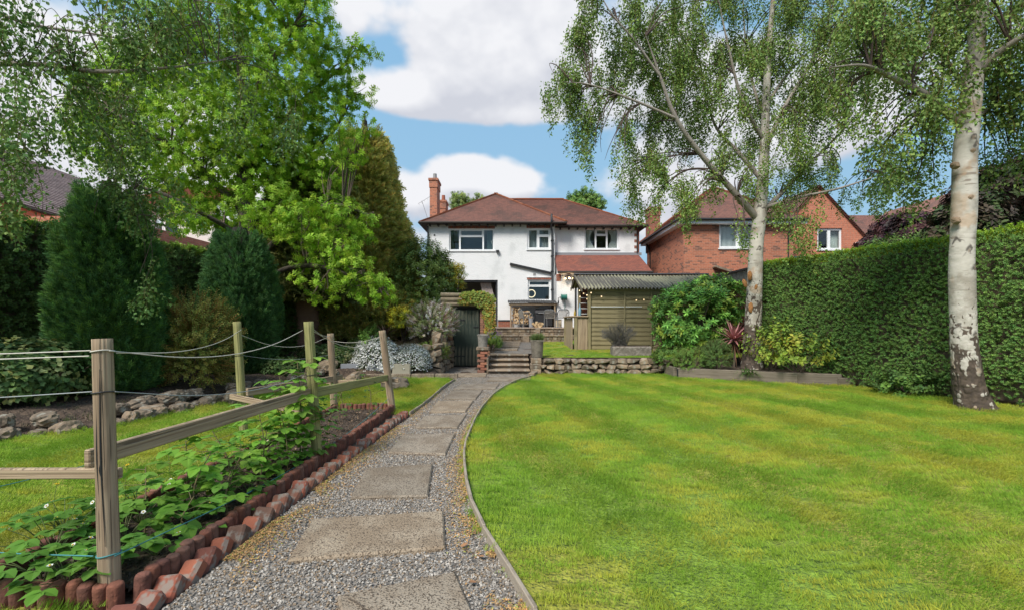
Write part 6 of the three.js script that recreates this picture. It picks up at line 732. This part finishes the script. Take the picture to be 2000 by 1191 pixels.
// ---------- shrubs on the left ----------
shrub('golden_shrub', 'loose yellow-green shrub between the two yews', onG(378, 8.6), .72, .95, .65, 1500, SP.tiny, LM, [[0.309, 0.322, 0.0714], [0.238, 0.274, 0.0619], [0.381, 0.357, 0.0952]], { lift: .78, bottom: -.8, up: .4, s: [1, 1.7], inner: .35 });
shrub('laurel_shrub', 'grey-green bushy shrub in front of the white house', onG(820, 15.8).setY(1.2), 1.15, 1.35, .95, 1900, SP.big, LMgloss, [[0.131, 0.21, 0.0524], [0.167, 0.249, 0.0682], [0.1, 0.167, 0.0393]], { lift: 1.7, bottom: -.85, s: [.75, 1.1], r: .03, inner: .4 });
shrub('spotted_laurel', 'bright yellow variegated shrub beside the patio doors', onG(872, 16.4).setY(1.7), .62, .6, .5, 520, SP.big, LMgloss, [[0.6, 0.51, 0.0612], [0.408, 0.408, 0.0612], [0.204, 0.286, 0.0612]], { lift: 1.3, s: [.65, .95], inner: .4 });
shrub('yellow_shrub', 'small yellow flowering shrub in the shaded rockery', onG(788, 14.2), .42, .36, .36, 330, SP.round, LM, [[0.6, 0.6, 0.0442], [0.575, 0.552, 0.0663], [0.287, 0.332, 0.0663]], { lift: .62, s: [.7, 1.0], inner: .3 });
shrub('white_bush', 'rounded grey-green bush with small white flowers near old door', onG(845, 13.6), .68, .58, .6, 1100, SP.tiny, LM, [[0.243, 0.309, 0.133], [0.199, 0.265, 0.0994], [0.6, 0.6, 0.575]], { lift: .62, s: [1, 1.5], inner: .4 });
shrub('heather_mound', 'low bright green cushion plant beside the rockery wall', onG(846, 12.9), .42, .24, .36, 420, SP.tiny, LM, [[0.204, 0.323, 0.068], [0.17, 0.255, 0.051]], { lift: .2, s: [.7, 1.1] });
shrub('ivy_mound', 'variegated ivy tumbling over the left edge of the bed', V(-7.0, .2, -6.6), .7, .5, .8, 900, SP.ivy, LMgloss, [[.07, .12, .03], [0.102, 0.17, 0.051], [0.0765, 0.145, 0.0425], [0.34, 0.374, 0.136], [0.119, 0.204, 0.051]], { lift: .45, s: [.8, 1.3], cat: 'ivy' });
shrub('ivy_mound', 'dark ivy climbing under the old hedge near the yew', V(-7.3, .3, -8.2), .6, 1.1, .9, 900, SP.ivy, LMgloss, [[0.0595, 0.105, 0.0306], [0.0765, 0.133, 0.0374]], { lift: .9, s: [.9, 1.4], cat: 'ivy' });
shrub('rockery_ivy', 'cream-edged ivy among rocks below the shaded oak', onG(640, 12.3), .85, .34, .5, 900, SP.ivy, LMgloss, [[0.119, 0.187, 0.051], [0.085, 0.145, 0.0425], [0.374, 0.391, 0.187]], { lift: .3, s: [.7, 1.1], cat: 'ivy' });
shrub('rockery_green', 'small green herb clump at the top of rockery', onG(712, 12.6), .42, .36, .4, 420, SP.tiny, LM, [[0.128, 0.221, 0.0595], [0.102, 0.17, 0.051]], { lift: .3, s: [.8, 1.2] });
shrub('low_ivy', 'patch of green ivy on the rocks left of yew', onG(540, 10.7), .6, .22, .45, 420, SP.ivy, LMgloss, [[0.085, 0.145, 0.0374], [0.119, 0.17, 0.051]], { lift: .12, s: [.7, 1.1], cat: 'ivy' });
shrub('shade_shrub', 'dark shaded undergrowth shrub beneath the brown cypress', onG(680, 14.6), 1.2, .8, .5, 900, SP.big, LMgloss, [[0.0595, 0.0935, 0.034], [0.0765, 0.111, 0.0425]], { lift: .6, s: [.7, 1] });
shrub('tall_herb', 'upright leafy green herb growing through the white flowers', onG(722, 12.0), .24, .55, .22, 120, SP.round, LM, [[0.187, 0.323, 0.068], [0.221, 0.357, 0.085]], { lift: .6, s: [.6, .9] });
{ // ground litter and low weeds in the shaded bed
  const b = blades(10, .06, .03, .12, .006, .9), L = []; for (let i = 0; i < 900; i++) { const d = rr(5, 16), x = rr(-7.5, -2); if (d < 11.6 ? x > stoneLine(d) - .1 : x > -2.2) continue; L.push({ p: V(x, Hgt(x, -d) - .01, -d), q: new THREE.Quaternion().setFromEuler(new THREE.Euler(0, rr(0, 6), 0)), s: rr(.5, 1.3), c: tint([.07, .11, .03], .4) }); } scatter(scene, 'bed_weeds', b, grassMat, L, 'stuff').userData.label = 'low weeds scattered over the shaded bed';
  const ch = [], g = rock(1, .5, .6, 8, .4); for (let i = 0; i < 9000; i++) { const d = rr(4.5, 16), x = rr(-8, -2); if (d < 11.6 ? x > stoneLine(d) : x > -2.1) continue; ch.push({ p: V(x, Hgt(x, -d) + .01, -d), q: new THREE.Quaternion().setFromEuler(new THREE.Euler(rr(-.5, .5), rr(0, 6), rr(-.5, .5))), s: rr(.01, .04), c: tint([.07, .045, .033], .45) }); } scatter(scene, 'bark_mulch', g, std([1, 1, 1], .98), ch, 'stuff').userData.label = 'dark bark mulch over the shaded bed';
}
function snow(label, base, rx, ry, rz, n) {
  const t = thing('snow_in_summer', label, 'flowering plant', 'white-flowered mounds in the rockery', base.clone()), L = shell([], base.clone().add(V(0, ry * .35, 0)), rx, ry, rz, n, [[.16, .20, .13], [.13, .18, .10]], { s: [.6, 1.0], inner: .6, bottom: -.3 }); scatter(t, 'foliage', SP.tiny, LMmatte, L);
  const fb = new LB(); for (let j = 0; j < 4; j++) { const o = V(rr(-.05, .05), rr(0, .06), rr(-.05, .05)); for (let i = 0; i < 5; i++) { const a = i * 1.2566; fb.leaf(o, V(Math.cos(a), .35, Math.sin(a)).normalize(), V(0, 1, 0), .016, .012, { fold: .05 }); } } const fl = shell([], base.clone().add(V(0, ry * .37, 0)), rx * 1.03, ry * 1.05, rz * 1.03, n * 1.1 | 0, [.74, .75, .74], { s: [.8, 1.4], k: .08, inner: .93, bottom: -.2, up: .7 }); scatter(t, 'flower', fb.geo(), lmat(.8, .25), fl);
}
snow('larger sheet of small white flowers by the far timber post', onG(738, 11.9), .62, .62, .42, 1150); snow('smaller mound of white flowers nearer the rockery wall', onG(805, 12.0), .46, .48, .4, 800);
function cordyline(label, p, h, len, n, col, dead) { const t = thing('cordyline', label, 'plant', undefined, p.clone()), b = new LB(); for (let i = 0; i < n; i++) { const a = i * 2.4, e = lerp(-.2, 1.25, i / n), d = V(Math.cos(a) * Math.cos(e), Math.sin(e), Math.sin(a) * Math.cos(e)); b.strap(p.clone().add(V(0, h, 0)), d, len * rr(.8, 1.1), .06, rr(.1, .35), mul(lk(), 1), 6); } const m = lmat(.5, .2); m.color.setRGB(...col); const g = b.geo(), o = p; g.translate(0, 0, 0); put(t, 'leaves', g, m); put(t, 'stem', tube([p.clone().add(V(0, -.05, 0)), p.clone().add(V(.02, h * .5, 0)), p.clone().add(V(0, h, 0))], [.035, .03, .028], 6, 8), twigM);
  if (dead) { const q = new LB(); for (let i = 0; i < 14; i++) { const a = i * 2.4; q.strap(p.clone().add(V(0, h * .9, 0)), V(Math.cos(a) * .5, -.8, Math.sin(a) * .5).normalize(), h * .9, .025, .1, lk(), 4); } const dm = lmat(.8, .1); dm.color.setRGB(.17, .09, .055); put(t, 'dead_leaves', q.geo(), dm); } }
cordyline('brown spiky cordyline in the shaded rockery', onG(752, 13.2).add(V(0, -.05, 0)), .62, .5, 34, [.16, .09, .075], true); cordyline('purple-red spiky cordyline beside the first birch', V(5.85, .24, -12.0), .72, .72, 64, [.46, .21, .21], true);
{ const p = onG(893, 15.6).setY(2.05), t = thing('tropical_plant', 'broad-leaved bright plant on top of the old door mound', 'plant', undefined, p.clone()), b = new LB(); for (let i = 0; i < 9; i++) { const a = i * 2.4; b.blade(p.clone().add(V(0, i * .05, 0)), V(Math.cos(a), 1.0, Math.sin(a)).normalize(), V(0, 1, .1).normalize(), .45, .14, 4, { serr: .05, curl: .35, k: lk() }); } const m = lmat(.45, .35); m.color.setRGB(.12, .22, .04); put(t, 'leaves', b.geo(), m); put(t, 'flower_spike', tube([p.clone().add(V(0, .3, 0)), p.clone().add(V(.03, .7, 0)), p.clone().add(V(.05, 1.05, 0))], [.012, .01, .004], 5, 5), twigM); }
// creeper over the old door
{ const t = thing('creeper', 'yellow and green creeper hanging over the old door corner', 'climber', undefined, V(-.9, 1.9, -14.4)), L = []; for (const [x, y, rx, ry, n] of [[-1.25, 2.26, .4, .09, 130], [-.9, 2.12, .32, .22, 260], [-.72, 1.75, .16, .42, 260], [-.68, 1.25, .12, .4, 170], [-1.45, 2.08, .25, .06, 40], [-.66, .95, .1, .25, 60]]) for (let i = 0; i < n; i++) { const a = rr(0, 6.28), r = Math.sqrt(R()), warm = x > -.8; L.push({ p: V(x + Math.cos(a) * r * rx, y + Math.sin(a) * r * ry, -14.43 + rr(-.04, .1)), q: qdir(V(rr(-.5, .5), rr(-.2, .5), 1)), s: rr(.6, 1), c: tint(R() < (warm ? .45 : .2) ? [.40, .26, .05] : [.24, .30, .06], .3) }); } scatter(t, 'foliage', SP.ivy, LM, L); put(t, 'stem', tube([V(-.66, 0, -14.48), V(-.7, .9, -14.47), V(-.72, 1.6, -14.47), V(-.9, 2.1, -14.42), V(-1.6, 2.25, -14.45)], [.02, .018, .014, .01, .006], 20, 6), twigM); }
shrub('iris_clump', 'green leafy clump with lilac flowers beside the top of steps', V(-.62, .5, -14.0), .25, .28, .22, 60, SP.needle, LM, [[0.136, 0.238, 0.0595], [0.17, 0.272, 0.068]], { lift: .1, s: [.9, 1.3], bottom: 0, up: 1.5 });
{ const t = thing('lilac_flowers', 'lilac flower heads above the leafy clump by steps', 'flower', undefined, V(-.55, .8, -14.1)), L = shell([], V(-.58, 1.0, -14.1), .2, .18, .15, 46, [.25, .19, .40], { s: [.4, .7] }); scatter(t, 'flower_heads', SP.tiny, LMmatte, L); put(t, 'stem', merge([0, 1, 2, 3].map((i) => tube([V(-.62 + i * .04, .5, -14.1), V(-.64 + i * .05, .98, -14.1)], [.004, .003], 3, 4))), twigM); }
{ const t = thing('lavender_tuft', 'upright green lavender tuft in the planter by steps', 'plant', undefined, V(.70, .9, -12.72)), L = []; for (let i = 0; i < 90; i++) L.push({ p: V(.70 + rr(-.14, .14), .89, -12.72 + rr(-.14, .14)), q: qdir(V(rr(-.35, .35), 1, rr(-.35, .35))), s: rr(.8, 1.15), c: tint([.15, .21, .075], .25) }); scatter(t, 'foliage', SP.needle, LMmatte, L); }
// ---------- shrubs on the right ----------
shrub('rhododendron', 'large dark green rhododendron against the shed', V(5.45, .5, -13.7), 1.22, 1.12, .85, 760, SP.rhodo, LMgloss, [[.26, .36, .07], [0.166, 0.347, 0.0829], [0.217, 0.448, 0.0994], [0.133, 0.282, 0.0729]], { lift: 1.05, bottom: -.75, s: [.85, 1.3], r: .025, inner: .6 });
shrub('rhododendron', 'upper spreading rhododendron behind the red cordyline', V(6.35, .5, -14.2), .95, .8, .7, 380, SP.rhodo, LMgloss, [[.30, .40, .08], [0.166, 0.332, 0.0829], [0.298, 0.53, 0.116], [0.133, 0.265, 0.0729]], { lift: 1.55, bottom: -.7, s: [.85, 1.3], r: .025, inner: .6 });
shrub('box_ball', 'dense green clipped ball at the foot of the birch', V(5.15, .2, -11.45), .32, .38, .3, 800, SP.tiny, LMgloss, [[0.0994, 0.181, 0.053], [0.133, 0.221, 0.0663]], { lift: .36, s: [.6, .9], lump: .1, inner: .8 });
shrub('golden_dogwood', 'low spreading shrub of yellow-green leaves in the sleeper bed', V(6.7, .24, -10.7), .75, .36, .5, 110, SP.dog, LM, [[.30, .39, .06], [.24, .35, .05], [.40, .40, .06]], { lift: .38, s: [.75, 1.05], inner: .3, bottom: -.4 });
shrub('golden_dogwood', 'taller yellow-green shrub right behind the sleepers', V(6.35, .24, -11.15), .42, .55, .4, 60, SP.dog, LM, [[.28, .38, .06], [.22, .33, .05]], { lift: .55, s: [.75, 1.0], inner: .3 });
shrub('fern_clump', 'soft green ferny clump at the left end of the raised bed', V(4.7, .24, -11.75), .5, .26, .35, 420, SP.tiny, LM, [[0.136, 0.255, 0.051], [0.187, 0.306, 0.068]], { lift: .16, s: [.9, 1.4] });
shrub('low_herb', 'low leafy herb patch along the dry-stone wall end', V(4.35, .3, -12.35), .5, .2, .3, 240, SP.round, LM, [[0.128, 0.238, 0.051], [0.153, 0.255, 0.0595]], { lift: .15, s: [.5, .8] });
{ const p = V(5.6, .2, -10.78), t = thing('lily_clump', 'arching strappy green clump spilling over the sleepers', 'plant', undefined, p.clone()), b = new LB(); for (let i = 0; i < 90; i++) { const a = rr(0, 6.28), e = rr(.3, 1.3); b.strap(p.clone().add(V(rr(-.1, .1), 0, rr(-.08, .08))), V(Math.cos(a) * Math.cos(e), Math.sin(e), Math.sin(a) * Math.cos(e)), rr(.3, .5), .012, rr(.5, .95), lk(), 6); } const m = lmat(.5, .35); m.color.setRGB(.085, .165, .035); put(t, 'leaves', b.geo(), m); }
shrub('bramble', 'low bramble growing out under the tall hedge', V(7.55, .02, -8.75), .55, .24, .3, 170, SP.round, LM, [[0.145, 0.272, 0.0595], [0.102, 0.187, 0.051]], { lift: .16, s: [.7, 1.1], inner: .2 });
shrub('hedge_shrub', 'light green bush rising above the far hedge', V(12.4, 1.8, -14.6), 1.2, 1.0, .9, 1000, SP.big, LM, [[0.153, 0.272, 0.0595], [0.128, 0.23, 0.051]], { lift: 1.25, s: [.8, 1.2] });
// ---------- trees far behind ----------
function farTree(name, label, px, py, d, rx, ry, n, col, trunkTo = .4) { const c = at(px, py, d), t = thing(name, label, 'tree', undefined, V(c.x, .3, c.z)), L = []; for (let k = 0; k < 9; k++) shell(L, c.clone().add(V(rr(-.65, .65) * rx, rr(-.6, .5) * ry, rr(-.4, .4) * rx)), rx * rr(.3, .5), ry * rr(.3, .5), rx * .4, n / 9 | 0, col, { inner: .2, bottom: -1, s: [1.2, 2] }); scatter(t, 'crown', SP.oak, LM, L); put(t, 'trunk', tube([V(c.x, .2, c.z), V(c.x + .1, c.y * .5, c.z), V(c.x, c.y + ry * .4, c.z)], [.22, .16, .05], 12, 8, .08, px), twigM); }
farTree('far_tree', 'pale green treetop showing over the roof by chimney', 915, 402, 44, 1.9, 1.3, 320, [[0.324, 0.405, 0.135], [0.243, 0.324, 0.108]]); farTree('far_tree', 'green treetop showing over the far end of roof', 1147, 392, 42, 1.7, 1.1, 420, [[0.243, 0.378, 0.108], [0.189, 0.324, 0.081]]);
farTree('copper_beech', 'purple-leaved tree beyond the hedge', 1775, 468, 19, 2.0, 1.0, 2200, [[0.099, 0.0504, 0.0648], [0.135, 0.0684, 0.0756], [0.072, 0.054, 0.054]]); farTree('dark_tree', 'dark reddish tree behind the big birch trunk', 1965, 400, 15, 1.7, 1.5, 2600, [[0.063, 0.0576, 0.036], [0.09, 0.054, 0.045], [0.054, 0.081, 0.036]]); farTree('dark_tree', 'dark green tree low behind the hedge and big birch', 1900, 445, 14, 1.0, .9, 900, [[0.081, 0.126, 0.045], [0.09, 0.072, 0.054]]);
// ---------- fruit and strawberries in the bed ----------
const berryM = lmat(.5, .38);
function trifoliate(b, base, dir, len, wid, k, n = 7) { const nm = V(0, 1, 0).addScaledVector(dir, -dir.y).normalize(), s = dir.clone().cross(nm).normalize(); b.blade(base.clone().addScaledVector(dir, .008), dir, nm, len, wid, n, { k, serr: .06, pw: .85 }); for (const q of [-1, 1]) b.blade(base, dir.clone().multiplyScalar(.42).addScaledVector(s, q).normalize(), nm, len * .9, wid * .9, n, { k: mul(k, rr(.9, 1.1)), serr: .06, pw: .85 }); }
const petal = (() => { const b = new LB(); for (let i = 0; i < 5; i++) { const a = i * 1.2566; b.blade(V(0, 0, 0), V(Math.cos(a), .2, Math.sin(a)).normalize(), V(0, 1, 0), .012, .013, 3, { serr: 0, k: [1, 1, 1], curl: -.1 }); } return b.geo(); })(), eye = new THREE.SphereGeometry(.004, 8, 6).translate(0, .003, 0), petM = lmat(.7, .3), eyeM = std([.5, .36, .02], .8), yelM = lmat(.6, .3); petM.color.setRGB(.8, .8, .78); yelM.color.setRGB(.65, .46, .02);
function flower(t, p, m) { const f = place(t, 'flower', petal, m, p, [rr(-.5, .8), rr(0, 6), rr(-.5, .5)], [1.15, 1.15, 1.15]); place(f, 'eye', eye, eyeM, p); f.children[0].position.set(0, 0, 0); }
function strawberry(label, x, z, n, h, r) { const o = V(x, .045, z), t = thing('strawberry_plant', label, 'strawberry plant', 'strawberries in the bed', o.clone()), b = new LB(), st = []; for (let i = 0; i < n; i++) { const a = i * 2.4 + rr(-.3, .3), rad = r * Math.sqrt((i + 1) / n), p = o.clone().add(V(Math.cos(a) * rad, h * rr(.55, 1.05) * (1.15 - .35 * rad / r), Math.sin(a) * rad)), m = o.clone().lerp(p, .5).add(V(0, .03, 0)); st.push(tube([o, m, p], [.003, .0025, .002], 5, 4)); trifoliate(b, p, V(Math.cos(a), rr(-.25, .35), Math.sin(a)).normalize(), rr(.06, .088), rr(.055, .078), lk()); } const m = berryM.clone(); m.color.setRGB(.115, .255, .036); put(t, 'leaves', b.geo(), m); put(t, 'stem', merge(st), std([.12, .16, .05], .8)); for (let i = 0; i < (n > 10 ? 3 : 1); i++) { const a = rr(0, 6.28); flower(t, o.clone().add(V(Math.cos(a) * r * .7, h * rr(.7, 1.05), Math.sin(a) * r * .7)), petM); } }
const sp = [[-2.42, -2.35, 18, .24, .26], [-2.18, -2.42, 15, .2, .2], [-2.62, -2.6, 16, .28, .25], [-2.35, -2.75, 15, .24, .22], [-2.05, -2.62, 10, .14, .15], [-2.5, -3.05, 15, .26, .24], [-2.12, -3.05, 12, .18, .2], [-2.02, -3.5, 10, .15, .16], [-2.42, -3.45, 14, .22, .22], [-2.45, -4.0, 14, .24, .24], [-2.1, -4.05, 12, .2, .2], [-2.85, -2.9, 14, .22, .22], [-2.2, -2.26, 14, .2, .2], [-2.6, -4.5, 12, .24, .24], [-2.55, -5.1, 10, .2, .2]];
const sl = ['at the near end of the bed, lowest left', 'touching the nearest post from behind', 'on the lawn side of the nearest post', 'in the middle behind the nearest post', 'beside the red edging just past the nearest post', 'tall among raspberry leaves on the lawn side', 'beside edging with blue string above', 'small, close to the edging before the green post', 'on the lawn side below the long rail', 'behind the raspberry canes on the lawn side', 'under the raspberry canes beside the edging', 'outside the bed edging on the lawn', 'in front of the foot of the nearest post', 'below the rail near the green post', 'farthest along on the lawn side'];
sp.forEach((a, i) => strawberry('strawberry plant ' + sl[i], ...a));
function raspberry(label, x, z, h, n, sz, col) { const o = V(x, .04, z), t = thing('raspberry_cane', label, 'raspberry cane', 'raspberries in the bed', o.clone()), b = new LB(), st = [], lean = V(rr(-.1, .1), 0, rr(-.08, .08)), top = o.clone().add(V(lean.x, h, lean.z)), mid = o.clone().add(V(rr(-.04, .04), h * .5, rr(-.04, .04))); st.push(tube([o, mid, top], [.006, .005, .003], 8, 5)); const c = new THREE.CatmullRomCurve3([o, mid, top]); for (let i = 0; i < n * .78; i++) { const q = c.getPoint(lerp(.12, 1, i / (n * .78))), a = i * 2.4 + rr(-.4, .4), d = V(Math.cos(a), rr(-.05, .5), Math.sin(a)).normalize(), e = q.clone().addScaledVector(d, rr(.07, .17)); st.push(tube([q, e], [.0022, .0018], 2, 4)); trifoliate(b, e, V(d.x, d.y - rr(.1, .5), d.z).normalize(), sz * rr(.8, 1.2), sz * .82 * rr(.85, 1.15), lk(), 6); } const m = berryM.clone(); m.color.setRGB(...col); put(t, 'leaves', b.geo(), m); put(t, 'stem', merge(st), std([.16, .13, .06], .85)); }
const rc = [[-2.3, -2.85, .42, 16], [-2.2, -3.15, .45, 18], [-2.38, -3.3, .5, 20], [-2.12, -3.4, .4, 16], [-2.28, -3.65, .5, 20], [-2.08, -3.75, .46, 18], [-2.2, -3.95, .6, 22], [-2.02, -4.1, .6, 24], [-2.12, -4.28, .85, 30], [-1.98, -4.36, 1.0, 34], [-2.1, -4.5, .95, 32], [-1.97, -4.6, .6, 24], [-2.22, -4.4, .7, 24], [-2.0, -3.2, .3, 10], [-2.05, -2.85, .26, 10]];
const rl = ['nearest to the first post, knee-high', 'second from the first post, by the edging', 'bushy, lawn side of the bed under the rail', 'leaning out by the red edging, large leaf', 'bushy in the middle of the bed', 'low beside edging before the green post', 'taller in the middle of the bed', 'leafy close to the edging by green post', 'tall just in front of the green post', 'tallest, wrapped round the green post', 'tall behind the green post', 'lower beside the green post foot', 'tall on the lawn side of the green post', 'short by the edging under blue string', 'short near the first post by the edging'];
rc.forEach((a, i) => raspberry('raspberry cane ' + rl[i], ...a, rr(.078, .105), i % 3 ? [.165, .34, .042] : [.21, .38, .055]));
[[-2.35, -6.2, .55, 14], [-2.05, -6.5, .7, 16], [-2.5, -6.7, .4, 10], [-2.25, -5.6, .3, 8]].forEach((a, i) => raspberry('thin young cane ' + ['in bare soil at the far end of the bed', 'beside the far post in the bed', 'near the far lawn corner of the bed', 'alone on the bare soil of the bed'][i], ...a, .05, [.085, .16, .035]));
{ const t = thing('wild_flowers', 'thin yellow wild flowers standing in the lawn strip', 'flower', undefined, V(-3, 0, -4)); const st = []; for (const [x, y, z] of [[-2.62, .42, -3.1], [-2.7, .5, -3.6], [-2.5, .46, -4.2], [-2.9, .36, -2.9], [-2.75, .55, -4.6]]) { st.push(tube([V(x + .03, 0, z), V(x, y * .6, z + .02), V(x, y, z)], [.0025, .002, .0016], 5, 4)); flower(t, V(x, y, z), yelM); } put(t, 'stem', merge(st), std([.14, .18, .05], .8)); }
{ // a twig and a few fallen leaves
  const t = thing('fallen_twig', 'thin dark twig lying on the nearest concrete slab', 'twig', undefined, V(-.7, .035, -2.25)); put(t, 'twig', tube([gr(680, 1168, .04), gr(697, 1176, .045), gr(712, 1188, .04), gr(722, 1191, .04)], [.003, .004, .003, .002], 10, 5), twigM);
  const b = new LB(); b.blade(V(0, 0, 0), V(1, .1, 0).normalize(), V(0, 1, 0), .05, .032, 6, { serr: .1, curl: -.2, fold: .3 }); const g = b.geo(), m = std([.30, .15, .07], .9, { side: THREE.DoubleSide });
  for (const [px, py, l] of [[930, 1135, 'curled brown leaf on the gravel beside the nearest slab'], [900, 1068, 'dry brown leaf at the corner of the widest slab'], [858, 950, 'small dry leaf on gravel beside the square slab'], [935, 1085, 'dry brown leaf against the lawn edging']]) { const p = gr(px, py, .025), q = thing('fallen_leaf', l, 'leaf', 'fallen leaves on the path', p); place(q, 'leaf', g, m, p, [0, rr(0, 6), 0]); }
}
renderer.render(scene, camera);
